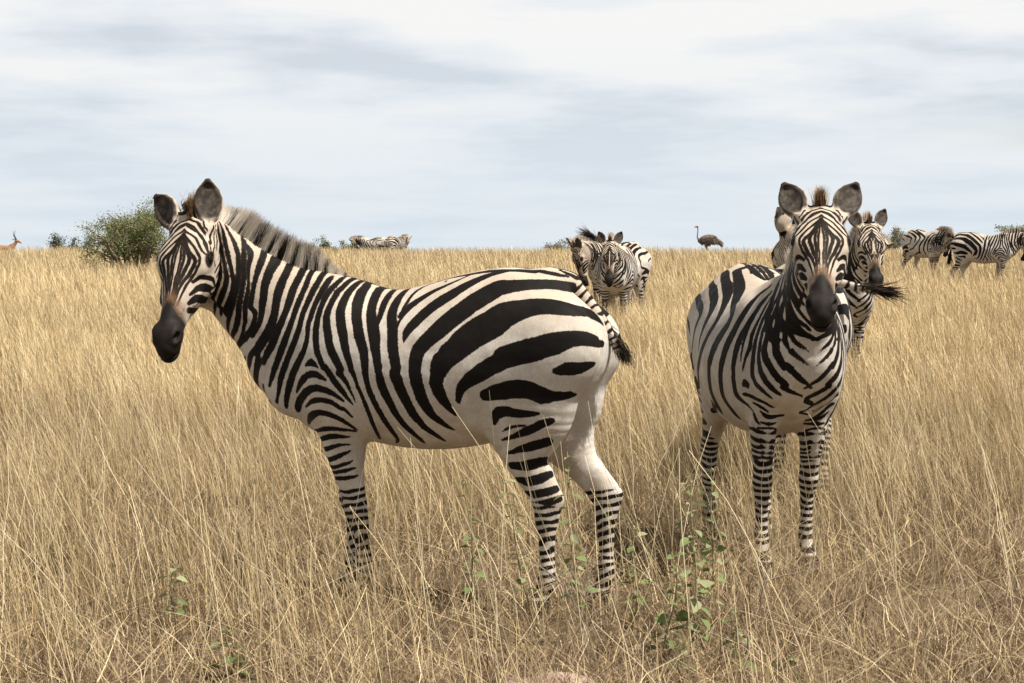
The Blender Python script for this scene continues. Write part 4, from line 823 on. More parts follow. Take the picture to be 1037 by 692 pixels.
def coat_material():
    k = NT('zebra_coat')
    st = k.attr('stripe'); mk = k.attr('marks', 'Color')
    sep = k.n('ShaderNodeSeparateColor'); k.t.links.new(mk, sep.inputs[0])
    al = k.attr('marks', 'Alpha')
    rest = k.attr('rest', 'Vector')
    n1 = k.noise(rest, 190, 3, .6); n2 = k.noise(rest, 7, 4, .55); n3 = k.noise(rest, 45, 3, .6)
    fm = k.n('ShaderNodeMapping'); k.t.links.new(rest, fm.inputs['Vector']); fm.inputs['Scale'].default_value = (1, 1, .3)
    nf = k.noise(fm.outputs[0], 210, 3, .65)
    rough_edge = k.math('ADD', k.math('MULTIPLY_ADD', nf, .0105, -.00525), k.math('MULTIPLY_ADD', n3, .0040, -.0020))
    edge = k.math('MULTIPLY_ADD', rough_edge, k.attr('fray'), st)
    fac = k.rng(edge, -.0013, .0013)
    white = k.mix(k.rng(n2, .35, .7), (.53, .485, .43), (.67, .635, .58))
    white = k.mix(k.math('MULTIPLY', k.rng(n3, .5, .75), .30), white, (.38, .315, .24))
    white = k.mix(k.math('MULTIPLY', al, .55), white, (.46, .34, .225))
    low = k.n('ShaderNodeSeparateXYZ'); k.t.links.new(rest, low.inputs[0])
    dust = k.math('MULTIPLY', k.rng(low.outputs['Z'], .95, .60), k.rng(k.noise(rest, 11, 4, .6), .35, .65))
    white = k.mix(k.math('MULTIPLY', dust, .55), white, (.42, .33, .235))
    white = k.mix(k.math('MULTIPLY', k.rng(k.noise(rest, 4.3, 5, .65), .48, .68), .38), white, (.44, .35, .26))
    spots = k.rng(k.noise(rest, 75, 2, .5), .70, .78)
    white = k.mix(k.math('MULTIPLY', spots, .30), white, (.25, .20, .15))
    black = k.mix(n2, (.007, .006, .0055), (.016, .013, .011))
    black = k.mix(k.math('MULTIPLY', k.rng(st, .006, 0.0), .55), black, (.055, .034, .022))
    col = k.mix(fac, white, black)
    col = k.mix(k.math('MULTIPLY', sep.outputs['Green'], k.rng(n3, .3, .6, .45, .9)), col, (.17, .095, .055))
    col = k.mix(sep.outputs['Red'], col, k.mix(n3, (.008, .006, .005), (.021, .015, .0115)))
    inn = k.mix(k.rng(k.noise(rest, 32, 4, .6), .40, .75), (.045, .037, .031), (.125, .105, .085))
    col = k.mix(sep.outputs['Blue'], col, inn)
    fur = k.n('ShaderNodeMapping'); k.t.links.new(rest, fur.inputs['Vector']); fur.inputs['Scale'].default_value = (1, 1, .35)
    hb = k.math('ADD', k.noise(fur.outputs[0], 420, 2, .6), k.math('MULTIPLY', k.noise(rest, 28, 3, .5), .35))
    relief = k.n('ShaderNodeBump'); k.inp(relief, 'Height', k.noise(rest, 6.5, 2, .45)); relief.inputs['Strength'].default_value = .55; relief.inputs['Distance'].default_value = .035
    fb = k.n('ShaderNodeBump'); k.inp(fb, 'Height', hb); fb.inputs['Strength'].default_value = .32; fb.inputs['Distance'].default_value = .004
    k.t.links.new(relief.outputs[0], fb.inputs['Normal']); nrm = fb.outputs[0]
    rough = k.math('MULTIPLY_ADD', fac, -.10, .62)
    col = k.mix(1.0, col, k.mix(k.noise(fur.outputs[0], 260, 3, .7), (.55, .54, .53), (1.36, 1.35, 1.34)), 'MULTIPLY')
    sh = k.principled(col, rough, k.math('MULTIPLY_ADD', sep.outputs['Red'], .09, .06), nrm)
    return k.done(sh)

def hair_material():
    k = NT('mane_hair')
    c = k.attr('col', 'Color')
    p = k.principled(c, .7, .08)
    t = k.n('ShaderNodeBsdfTranslucent'); k.inp(t, 'Color', c)
    m = k.n('ShaderNodeMixShader'); m.inputs[0].default_value = .55
    k.t.links.new(p, m.inputs[1]); k.t.links.new(t.outputs[0], m.inputs[2])
    return k.done(m.outputs[0])

def eye_material():
    k = NT('dark_eye')
    return k.done(k.principled((.010, .006, .004), .06, .25))

MAT_COAT = coat_material(); MAT_HAIR = hair_material(); MAT_EYE = eye_material()

def strips(roots, dirs, length, width, bend, cols0, cols1, segs=3, rg=rng):
    """hair: tapering strips; bend is added to the tip"""
    n = len(roots)
    side = np.cross(dirs, rg.normal(size=(n, 3))); side /= np.linalg.norm(side, axis=1)[:, None] + 1e-9
    vs = np.zeros((n, segs + 1, 2, 3)); cc = np.zeros((n, segs + 1, 2, 4)); cc[..., 3] = 1
    for i in range(segs + 1):
        t = i / segs
        c = roots + dirs * (length * t)[:, None] + bend * (length * t * t)[:, None]
        w = (width * (1 - .85 * t))[:, None] * side * .5
        vs[:, i, 0] = c - w; vs[:, i, 1] = c + w
        tt = np.clip((t - .60) / .40, 0, 1)
        cc[:, i, :, :3] = (cols0 * (1 - tt) + cols1 * tt)[:, None, :]
    base = np.arange(n)[:, None] * (2 * (segs + 1))
    f = []
    for i in range(segs):
        f.append(np.stack((base[:, 0] + 2 * i, base[:, 0] + 2 * i + 1, base[:, 0] + 2 * i + 3, base[:, 0] + 2 * i + 2), 1))
    return vs.reshape(-1, 3), np.concatenate(f), cc.reshape(-1, 4)

_rest = {}
def rest_mesh(h):
    if h not in _rest:
        _rest[h] = zebra_rest(h)
    return _rest[h]

def crest_line(V):
    m = (np.abs(V[:, 1]) < .014) & (V[:, 0] > .44) & (V[:, 0] < 1.12) & (V[:, 2] > 1.2)
    P = V[m]; xs = np.linspace(.46, 1.07, 40); zs = []
    for x in xs:
        s = P[np.abs(P[:, 0] - x) < .018]
        zs.append(s[:, 2].max() if len(s) else zs[-1])
    zs = np.convolve(np.pad(zs, 2, mode='edge'), np.ones(5) / 5, 'valid')
    return xs, zs

def make_zebra(label, loc, heading, pose, h=.012, seed=0, hair=1.0, kit=1, group=None, scale=1.0, mane_brown=.38):
    V, Q = rest_mesh(h)
    st, mk = coat(V, seed, kit)
    root = empty('zebra', loc, heading)
    root.scale = (scale,) * 3
    tag(root, label, 'zebra', group)
    me = mesh_from('zebra_body', pose_points(V, pose), Q, 4)
    set_attr(me, 'stripe', st); set_attr(me, 'fray', 1 - .7 * smooth(.90, 1.02, V[:, 0])); set_attr(me, 'rest', V, 'FLOAT_VECTOR'); set_attr(me, 'marks', mk, 'FLOAT_COLOR')
    link('body', me, MAT_COAT, root)
    rg = np.random.default_rng(100 + seed)
    # eyes
    for sg in (1, -1):
        bm = bmesh.new(); bmesh.ops.create_uvsphere(bm, u_segments=20, v_segments=12, radius=.0225)
        e = bpy.data.meshes.new('eye'); bm.to_mesh(e); bm.free()
        co = np.empty(len(e.vertices) * 3); e.vertices.foreach_get('co', co)
        co = co.reshape(-1, 3) + hd(.170, .041, sg * .107)
        e.vertices.foreach_set('co', pose_points(co, pose).astype(np.float32).ravel())
        e.polygons.foreach_set('use_smooth', np.ones(len(e.polygons), bool)); e.update()
        link('eye', e, MAT_EYE, root)
    # mane
    xs, zs = crest_line(V)
    n = int(8500 * hair)
    u = rg.random(n)
    x = xs[0] + (xs[-1] - xs[0]) * u
    z = np.interp(x, xs, zs) - .022
    sl = np.interp(x, xs, np.gradient(zs, xs))
    nor = np.stack((-sl, np.zeros(n), np.ones(n)), 1); nor /= np.linalg.norm(nor, axis=1)[:, None]
    tan = np.stack((nor[:, 2], np.zeros(n), -nor[:, 0]), 1)
    y = rg.normal(0, .009, n)
    roots = np.stack((x, y, z), 1)
    dirs = nor + tan * rg.normal(-.02, .06, n)[:, None] + np.array([0, 1, 0]) * (rg.normal(0, .07, n) + y * 5)[:, None]
    dirs /= np.linalg.norm(dirs, axis=1)[:, None]
    L = (.080 * smooth(0, .25, u) * (.80 + .20 * smooth(1, .80, u)) + .03) * rg.uniform(.75, 1.12, n)
    # the mane goes on with the neck's stripes
    nk = np.where((V[:, 0] > .40) & (V[:, 2] > 1.15) & (np.abs(V[:, 1]) < .09))[0]
    samp = roots - nor * .035 + np.array([0, .04, 0])
    key = np.linspace(0, 1, 400); kst = []
    for k_ in key:
        xx = xs[0] + (xs[-1] - xs[0]) * k_
        i = np.argmin(np.abs(u - k_)); c = samp[i]
        kst.append(st[nk[np.argmin(((V[nk] - c) ** 2).sum(1))]])
    s = np.interp(u, key, kst)
    bw = (smooth(.003, .009, s + rg.normal(0, .0025, n)))[:, None]
    white = np.array([.90, .84, .74]) * rg.uniform(.75, 1.1, (n, 1)); black = np.array([.030, .024, .020])
    c0 = white * (1 - bw) + black * bw
    tip = np.array([.42, .29, .20]) * rg.uniform(.5, 1.3, (n, 1))
    c1 = c0 * (1 - mane_brown) + tip * mane_brown
    v1, f1, a1 = strips(roots, dirs, L, np.full(n, .0027 / max(hair, .25)), rg.normal(0, .06, (n, 3)), c0, c1, 3, rg)
    # forelock between the ears
    nf = int(600 * hair)
    fr = hd(-.035, .075) + rg.normal(0, .011, (nf, 3)) * [1, .8, 1]
    fd = -H_E * .75 + H_N * .62 + rg.normal(0, .18, (nf, 3)) * [1, .6, 1]; fd /= np.linalg.norm(fd, axis=1)[:, None]
    fc = np.where(rg.random((nf, 1)) < .35, np.array([[.045, .03, .022]]), np.array([[.40, .23, .115]]))
    v2, f2, a2 = strips(fr, fd, rg.uniform(.03, .068, nf), np.full(nf, .003 / max(hair, .25)), rg.normal(0, .05, (nf, 3)), fc * .6, fc, 3, rg)
    me = mesh_from('mane', pose_points(np.vstack((v1, v2)), pose), np.vstack((f1, f2 + len(v1))), 4)
    set_attr(me, 'col', np.vstack((a1, a2)), 'FLOAT_COLOR')
    link('mane', me, MAT_HAIR, root)
    # tail tuft
    nt_ = int(700 * hair)
    t = rg.random(nt_) ** .7
    base = np.array([-.88, 0, 1.195]) * (1 - t)[:, None] + np.array([-1.06, 0, 1.137]) * t[:, None]
    base = base + rg.normal(0, .010, (nt_, 3))
    td = np.array([-.95, 0, -.31]) + rg.normal(0, .13, (nt_, 3)); td /= np.linalg.norm(td, axis=1)[:, None]
    tc = np.array([[.028, .021, .017]]) * rg.uniform(.5, 1.6, (nt_, 1)) + (rg.random((nt_, 1)) < .12) * np.array([[.12, .08, .05]])
    v3, f3, a3 = strips(base, td, rg.uniform(.12, .30, nt_) * pose.get('tuft', 1.0), np.full(nt_, .004 / max(hair, .25)), rg.normal(0, .10, (nt_, 3)) + [0, 0, -.08], tc, tc * 1.3, 4, rg)
    me = mesh_from('tail_tuft', pose_points(v3, pose, True), f3, 4)
    set_attr(me, 'col', a3, 'FLOAT_COLOR')
    link('tail_tuft', me, MAT_HAIR, root)
    return root
# ------------------------------------------------------------------ ground
def ground_material():
    k = NT('dry_earth')
    pos = k.n('ShaderNodeNewGeometry').outputs['Position']
    a = k.noise(pos, .6, 5, .6); b = k.noise(pos, 9, 5, .65); c = k.noise(pos, 60, 3, .6)
    col = k.mix(k.rng(a, .35, .65), (.12, .082, .05), (.20, .145, .085))
    col = k.mix(k.rng(b, .4, .7), col, (.08, .055, .036))
    col = k.mix(k.math('MULTIPLY', k.rng(c, .45, .7), .6), col, (.27, .20, .12))
    return k.done(k.principled(col, .95, .05, k.bump(k.math('ADD', b, c), .8, .03)))

def build_ground():
    ys = np.concatenate((np.linspace(-30, 4, 12), np.linspace(4.4, 20, 90), np.linspace(20.5, 140, 180), np.geomspace(142, 3000, 50)))
    us = np.linspace(-1, 1, 161)
    Y, U = np.meshgrid(ys, us, indexing='ij')
    X = U * (14 + np.abs(Y) * .9)
    Z = ground(X, Y)
    n, m = Y.shape
    idx = np.arange(n * m).reshape(n, m)
    Q = np.stack((idx[:-1, :-1], idx[:-1, 1:], idx[1:, 1:], idx[1:, :-1]), -1).reshape(-1, 4)
    me = mesh_from('ground', np.stack((X, Y, Z), -1).reshape(-1, 3), Q, 4)
    tag(link('ground', me, ground_material()), kind='structure')
build_ground()

# ------------------------------------------------------------------ grass: separate blades, gathered into one mesh per layer
def grass_material(name, trans=.22, rough=.6):
    k = NT(name)
    c = k.attr('col', 'Color')
    d = k.n('ShaderNodeBsdfDiffuse'); k.inp(d, 'Color', c)
    t = k.n('ShaderNodeBsdfTranslucent'); k.inp(t, 'Color', c)
    m = k.n('ShaderNodeMixShader'); m.inputs[0].default_value = trans
    k.t.links.new(d.outputs[0], m.inputs[1]); k.t.links.new(t.outputs[0], m.inputs[2])
    return k.done(m.outputs[0])
MAT_GRASS = grass_material('dry_grass')

def frustum_points(n, y0, y1, margin, power, rg):
    """n ground points between the distances y0 and y1; density falls off as y**power"""
    y = np.linspace(y0, y1, 600); w = (2 * (.2357 * y + margin)) * y ** power
    cdf = np.concatenate(([0], np.cumsum((w[1:] + w[:-1]) / 2))); cdf /= cdf[-1]
    yy = np.interp(rg.random(n), cdf, y)
    xx = (rg.random(n) * 2 - 1) * (.2357 * yy + margin)
    return xx, yy

def blades(x, y, h, w, az, lean, droop, col0, col1, rg, segs=3, taper=.8, wild=0.0):
    n = len(x)
    z = ground(x, y) - .01
    d = np.stack((np.cos(az), np.sin(az), np.zeros(n)), 1)
    face = rg.random(n) * np.pi
    s = np.stack((np.cos(face), np.sin(face), np.zeros(n)), 1) * .5
    vs = np.zeros((n, segs + 1, 2, 3), np.float32); cc = np.ones((n, segs + 1, 2, 4), np.float32)
    root = np.stack((x, y, z), 1)
    kink = rg.normal(0, 1, (segs + 1, n, 2)) * wild
    for i in range(segs + 1):
        t = i / segs
        out = h * (np.sin(lean) * t + droop * t * t)
        up = h * (np.cos(lean) * t - .55 * np.abs(droop) * t * t * np.abs(droop))
        c = root + d * out[:, None]; c[:, 2] += up
        c[:, 0] += kink[i, :, 0] * h * t; c[:, 1] += kink[i, :, 1] * h * t
        ww = (w * (1 - taper * t))[:, None] * s
        vs[:, i, 0] = c - ww; vs[:, i, 1] = c + ww
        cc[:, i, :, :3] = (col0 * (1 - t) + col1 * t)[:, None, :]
    base = (np.arange(n) * (2 * (segs + 1)))[:, None]
    f = np.concatenate([np.stack((base[:, 0] + 2 * i, base[:, 0] + 2 * i + 1, base[:, 0] + 2 * i + 3, base[:, 0] + 2 * i + 2), 1) for i in range(segs)])
    return vs.reshape(-1, 3), f, cc.reshape(-1, 4)

def grass_object(name, parts, mat):
    vs = []; fs = []; cs = []; o = 0
    for v, f, c in parts:
        vs.append(v); fs.append(f + o); cs.append(c); o += len(v)
    me = mesh_from(name, np.concatenate(vs), np.concatenate(fs), 4, False)
    set_attr(me, 'col', np.concatenate(cs), 'FLOAT_COLOR')
    return tag(link(name, me, mat), kind='stuff')

STRAW = np.array([[.72, .565, .325], [.62, .475, .26], [.84, .69, .43], [.52, .39, .21], [.68, .55, .345], [.43, .305, .165]])
DULL = np.array([[.27, .185, .12], [.19, .125, .085], [.42, .31, .21], [.13, .085, .06], [.31, .22, .15], [.50, .375, .265]])
def pick(pal, n, rg):
    return pal[rg.integers(0, len(pal), n)] * rg.uniform(.72, 1.18, (n, 1))

# where the weeds and the rock stand the tall grass opens up (x, y, radius)
GAPS = [((px - 518.5) / 2200 * y, y - dy, r) for px, y, dy, r in ((557, 7.12, .25, .55), (742, 7.45, .3, .35), (704, 8.2, .3, .35), (676, 7.7, .3, .3), (796, 7.4, .3, .3), (642, 8.3, .3, .3), (233, 7.4, .3, .3), (172, 7.9, .3, .3), (588, 8.0, .3, .3), (482, 7.9, .3, .25), (690, 7.4, .3, .3), (600, 7.6, .3, .3), (752, 7.35, .3, .3))] + [(-.62, 9.35, .62), (-.15, 9.4, .62), (.22, 9.35, .5), (.75, 10.7, .6)]
def build_grass():
    rg = np.random.default_rng(5)
    near = []
    # --- near field: tall stalks, leaves, a mat of broken stems
    def clumped(n, y0, y1, margin, power, sc, lo, seed, thin=0.0):
        x, y = frustum_points(int(n * 1.8), y0, y1, margin, power, rg)
        d = vnoise(x, y, sc, seed) * .65 + vnoise(x, y, sc * .3, seed + 1) * .35
        # a thinner, trodden patch on the right, around the facing animal
        d = d - (.16 if thin else .0) * smooth(.3, 1.4, x) * smooth(13, 10.5, y)
        if thin:
            d = d - thin * smooth(8.7, 7.6, y) * (.55 + .45 * smooth(-.9, .2, x))
            for gx, gy, gr in GAPS:
                d = d - .6 * smooth(gr, gr * .45, np.hypot(x - gx, (y - gy) * .6))
        keep = rg.random(len(x)) < np.clip(lo + (d - .37) * 4.2, 0, 1)
        return x[keep], y[keep], d[keep]
    # stalks
    x, y, d = clumped(23000, 5.4, 17, 1.6, -.1, .55, .08, 21, .26)
    n = len(x)
    h = rg.uniform(.32, .64, n) * (.75 + .45 * vnoise(x, y, 1.6, 31)) * (1 - .18 * smooth(.2, 1.5, x) * smooth(12, 10, y))
    az = np.pi + rg.normal(0, .6, n)
    lean = rg.normal(.20, .13, n)
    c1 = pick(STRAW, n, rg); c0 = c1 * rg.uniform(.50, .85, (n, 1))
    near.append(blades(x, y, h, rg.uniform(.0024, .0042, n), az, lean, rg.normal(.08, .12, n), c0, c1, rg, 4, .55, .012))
    # leaves
    x, y, d = clumped(34000, 5.4, 17, 1.6, 0, .45, .08, 23, .30)
    n = len(x)
    h = rg.uniform(.12, .40, n) * (.7 + .5 * vnoise(x, y, 1.1, 33))
    c1 = pick(STRAW, n, rg) * .95; c0 = c1 * rg.uniform(.30, .65, (n, 1))
    dl = (rg.random(n) < .35)[:, None]
    c1 = np.where(dl, pick(DULL, n, rg), c1); c0 = np.where(dl, c1 * .6, c0)
    near.append(blades(x, y, h, rg.uniform(.0022, .0044, n), rg.random(n) * 6.283, np.abs(rg.normal(.18, .17, n)), rg.normal(.20, .24, n), c0, c1, rg, 3, .7, .03))
    # mat
    x, y, d = clumped(135000, 5.4, 16, 1.3, -.2, .8, .55, 25)
    # hardly any mat on the bare soil below the animals
    hole = np.zeros(len(x))
    for gx, gy, gr in GAPS[-4:]: hole = np.maximum(hole, smooth(gr, gr * .5, np.hypot(x - gx, (y - gy) * .7)))
    kp = rg.random(len(x)) > hole * .75; x = x[kp]; y = y[kp]
    n = len(x)
    h = rg.uniform(.05, .22, n)
    c1 = pick(DULL, n, rg); c1 = np.where((rg.random(n) < .35)[:, None], pick(STRAW, n, rg) * .9, c1)
    near.append(blades(x, y, h, rg.uniform(.003, .0055, n), rg.random(n) * 6.283, rg.uniform(.3, 1.35, n), rg.normal(.1, .5, n), c1 * .7, c1, rg, 3, .6, .07))
    # single pale stalks that stand above the rest
    x, y = frustum_points(1200, 6.3, 17, 1.6, .2, rg)
    n = len(x); c1 = np.array([[.80, .67, .44]]) * rg.uniform(.75, 1.1, (n, 1))
    near.append(blades(x, y, rg.uniform(.55, .95, n), rg.uniform(.0028, .0048, n), np.pi + rg.normal(0, 1.0, n), rg.normal(.22, .17, n), rg.normal(.10, .14, n), c1 * .8, c1, rg, 5, .5, .012))
    # bent and broken straws lying across the others
    x, y, d = clumped(7000, 5.6, 15, 1.4, -.2, .6, .3, 29)
    n = len(x); c1 = pick(STRAW, n, rg)
    v, f, c = blades(x, y, rg.uniform(.18, .42, n), rg.uniform(.0022, .0036, n), rg.random(n) * 6.283, rg.uniform(.5, 1.2, n), rg.normal(.2, .6, n), c1, c1, rg, 4, .5, .06)
    v[:, 2] += np.repeat(rg.uniform(0, .14, n), 10)
    near.append((v, f, c))
    grass_object('tall_dry_grass', near, MAT_GRASS)
    # --- middle field
    mid = []
    x, y, d = clumped(125000, 16, 42, 2.5, -1.2, .9, .35, 27)
    n = len(x)
    h = rg.uniform(.30, .68, n) * (.8 + .35 * vnoise(x, y, 2.5, 35))
    c1 = pick(STRAW, n, rg) * (.95 + .28 * vnoise(x, y, 4, 41))[:, None]; c0 = c1 * rg.uniform(.5, .8, (n, 1))
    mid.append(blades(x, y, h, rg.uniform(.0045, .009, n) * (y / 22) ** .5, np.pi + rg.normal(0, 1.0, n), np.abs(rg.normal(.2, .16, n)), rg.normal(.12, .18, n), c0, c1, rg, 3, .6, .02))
    x, y, d = clumped(50000, 16, 42, 2.5, -1.2, .9, .5, 28)
    n = len(x)
    c1 = pick(DULL, n, rg) * 1.15
    mid.append(blades(x, y, rg.uniform(.12, .35, n), rg.uniform(.006, .012, n), rg.random(n) * 6.283, rg.uniform(.1, .8, n), rg.normal(.2, .3, n), c1 * .8, c1, rg, 3, .6, .03))
    grass_object('middle_grass', mid, MAT_GRASS)
    # --- far field up to and over the crest
    far = []
    x, y = frustum_points(120000, 40, 108, 5, -1.3, rg)
    n = len(x)
    h = rg.uniform(.34, .66, n) * (.85 + .3 * vnoise(x, y, 5, 37))
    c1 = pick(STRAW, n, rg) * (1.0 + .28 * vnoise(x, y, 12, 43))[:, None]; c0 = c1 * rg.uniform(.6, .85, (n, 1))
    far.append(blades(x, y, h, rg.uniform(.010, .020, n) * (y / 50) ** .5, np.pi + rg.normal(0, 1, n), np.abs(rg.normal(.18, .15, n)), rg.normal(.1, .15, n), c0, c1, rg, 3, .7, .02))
    grass_object('far_grass', far, MAT_GRASS)
build_grass()
# ------------------------------------------------------------------ the zebras
def at(px, Y, extra=0.0):
    x = (px - 518.5) / 2200.0 * Y
    return (x, Y, float(ground(x, Y)) - .01 + extra)

Z1_POSE = dict(neck_yaw=20, neck_pitch=-5.5, neck_len=1.11, head_yaw=73, head_pitch=10, tail=(14, -40, .8), tail_len=.66, tuft=.34, ear_left=(-30, 0), ear_right=(17, 6))
Z2_POSE = dict(neck_yaw=3, neck_pitch=16, head_yaw=-17, head_pitch=4, tail=(0, -62, .7), belly=.05)
make_zebra('big zebra in side view at the front, its head turned towards the camera', (-.258, 8.95, -.01), R(160), Z1_POSE, .0055)
make_zebra('zebra standing square on to the camera at the front, ears pricked, black muzzle', (1.20, 10.35, -.01), R(-83), Z2_POSE, .0055, seed=3, kit=2)
make_zebra('zebra seen from behind, mostly hidden by the facing zebra, black tail flicked out sideways', at(811, 13.0), R(83),
           dict(neck_yaw=2, neck_pitch=4, head_yaw=22, head_pitch=4, tail=(78, 8, .5), tail_len=.86, tuft=.7), .009, seed=5, hair=.5)
make_zebra('zebra showing only its striped face and dark nose, beside the facing zebra\'s cheek', at(845, 20.2), R(-86),
           dict(neck_yaw=22, neck_pitch=8, head_yaw=-22, head_pitch=-2, tail=(0, -62, .7)), .009, seed=7, kit=2, hair=.4)
make_zebra('zebra bending its striped neck down to graze beside the half hidden face', at(852, 46), R(40),
           dict(neck_yaw=-25, neck_pitch=-66, head_yaw=0, head_pitch=-10, tail=(0, -62, .7)), .012, seed=9, hair=.25)
make_zebra('grazing zebra turned rump to the left with its neck lowered towards the camera', at(934, 57), R(-62),
           dict(neck_yaw=-10, neck_pitch=-66, head_yaw=0, head_pitch=5, tail=(0, -62, .7)), .012, seed=11, kit=2, hair=.25)
make_zebra('grazing zebra in side view near the right edge, head lowered to the right', at(993, 51.5), R(-22),
           dict(neck_yaw=5, neck_pitch=-50, head_yaw=0, head_pitch=0, tail=(0, -62, .7)), .012, seed=13, hair=.25)
make_zebra('zebra with its head bowed to the left, behind the big zebra\'s rump', at(628, 34.5), R(-122),
           dict(neck_yaw=-14, neck_pitch=-46, head_yaw=-12, head_pitch=6, tail=(0, -62, .7)), .010, seed=15, kit=2, hair=.4)
make_zebra('zebra facing the camera behind the big zebra\'s tail, half its face in shade', at(624, 31), R(-96),
           dict(neck_yaw=-4, neck_pitch=-36, head_yaw=5, head_pitch=36, tail=(75, 48, .6), tail_len=.9), .010, seed=17, hair=.4)
make_zebra('distant zebra in side view on the skyline beside the low green bush', at(380, 112), R(170),
           dict(neck_yaw=0, neck_pitch=-60, head_yaw=0, head_pitch=0, tail=(0, -62, .7)), .014, seed=19, kit=2, hair=.15, group='zebras far off on the skyline')
make_zebra('distant zebra on the skyline, rump towards the camera, right of the other far zebra', at(400, 109), R(60),
           dict(neck_yaw=0, neck_pitch=-50, head_yaw=0, head_pitch=0, tail=(0, -62, .7)), .014, seed=21, hair=.15, group='zebras far off on the skyline')
# ------------------------------------------------------------------ bushes
def bark_material():
    k = NT('bark'); pos = k.n('ShaderNodeTexCoord').outputs['Object']
    c = k.mix(k.noise(pos, 12, 4), (.16, .12, .085), (.30, .25, .19))
    return k.done(k.principled(c, .9, .1, k.bump(k.noise(pos, 40, 3), .5, .02)))
MAT_BARK = bark_material()
MAT_LEAF = grass_material('bush_leaves', .3)

def tube_rows(points, radii, sides=6):
    """a tapered tube through the points"""
    P = np.asarray(points, float); n = len(P)
    T = np.gradient(P, axis=0); T /= np.linalg.norm(T, axis=1)[:, None] + 1e-9
    ref = np.array([.31, .77, .55]); U = np.cross(T, ref); U /= np.linalg.norm(U, axis=1)[:, None] + 1e-9; W = np.cross(T, U)
    a = np.arange(sides) / sides * 2 * np.pi
    V = P[:, None] + np.asarray(radii)[:, None, None] * (np.cos(a)[None, :, None] * U[:, None] + np.sin(a)[None, :, None] * W[:, None])
    idx = np.arange(n * sides).reshape(n, sides)
    q = np.stack((idx[:-1], np.roll(idx[:-1], -1, 1), np.roll(idx[1:], -1, 1), idx[1:]), -1).reshape(-1, 4)
    return V.reshape(-1, 3), q

def join(parts):
    vs, fs, o = [], [], 0
    for v, f in parts:
        vs.append(v); fs.append(f + o); o += len(v)
    return np.concatenate(vs), np.concatenate(fs)

def make_bush(name, label, loc, width, height, leafcol, nleaf, leaf, seed, cat='bush', stems=9, group=None, flat=.8, base_gap=.0):
    rg = np.random.default_rng(seed)
    root = empty(name, loc)
    tag(root, label, cat, group)
    parts = []; tips = []
    def limb(p, d, L, r, depth):
        n = 6; pts = [p]
        for i in range(n):
            d = d + rg.normal(0, .16, 3) + np.array([0, 0, .04 if depth < 2 else -.01]); d /= np.linalg.norm(d)
            pts.append(pts[-1] + d * L / n)
        pts = np.array(pts)
        parts.append(tube_rows(pts, np.linspace(r, r * .45, n + 1), 5))
        if depth >= 1:
            for q in pts[2:]: tips.append(q)
        if depth < 3:
            for k in range(rg.integers(3, 5)):
                i = rg.integers(2, n + 1)
                dd = d + rg.normal(0, .75, 3) * [1, 1, .6]; dd /= np.linalg.norm(dd)
                limb(pts[i], dd, L * rg.uniform(.42, .62), r * .5, depth + 1)
    for s in range(stems):
        a = s / stems * 2 * np.pi + rg.normal(0, .3); tilt = rg.uniform(.15, 1.05)
        d = np.array([math.cos(a) * math.sin(tilt) * width / height, math.sin(a) * math.sin(tilt) * width / height, math.cos(tilt)]); d /= np.linalg.norm(d)
        reach = .62 * height * (1 + .25 * (width / height - 1) * math.sin(tilt))
        limb(np.array([math.cos(a), math.sin(a), 0]) * .06 * width + [0, 0, -.1], d, reach * rg.uniform(.84, .98), .028 * height, 0)
    v, f = join(parts)
    link('trunk', mesh_from('trunk', v, f, 4), MAT_BARK, root)
    tips = np.array(tips)
    dens = rg.random(len(tips)) ** 1.5 + .05
    c = tips[rg.choice(len(tips), nleaf, p=dens / dens.sum())] + rg.normal(0, .045 * height, (nleaf, 3)) * [1, 1, .7]
    c[:, 2] = np.maximum(c[:, 2], .02)
    d = rg.normal(0, 1, (nleaf, 3)); d[:, 2] = d[:, 2] * .6 + .25; d /= np.linalg.norm(d, axis=1)[:, None]
    s = np.cross(d, rg.normal(0, 1, (nleaf, 3))); s /= np.linalg.norm(s, axis=1)[:, None]
    L = rg.uniform(.6, 1.4, nleaf)[:, None] * leaf
    vs = np.stack((c - d * L * .5, c + s * L * .28, c + d * L * .5, c - s * L * .28), 1).reshape(-1, 3)
    col = np.asarray(leafcol) * rg.uniform(.6, 1.35, (nleaf, 1)) * (1 + rg.normal(0, .08, (nleaf, 3)))
    dry = rg.random((nleaf, 1)) < .12
    col = np.where(dry, np.array([[.30, .23, .12]]), col)
    cc = np.ones((nleaf, 4, 4)); cc[..., :3] = col[:, None, :]
    me = mesh_from('crown', vs, np.arange(nleaf * 4), 4, False)
    set_attr(me, 'col', cc.reshape(-1, 4), 'FLOAT_COLOR')
    link('crown', me, MAT_LEAF, root)
    return root

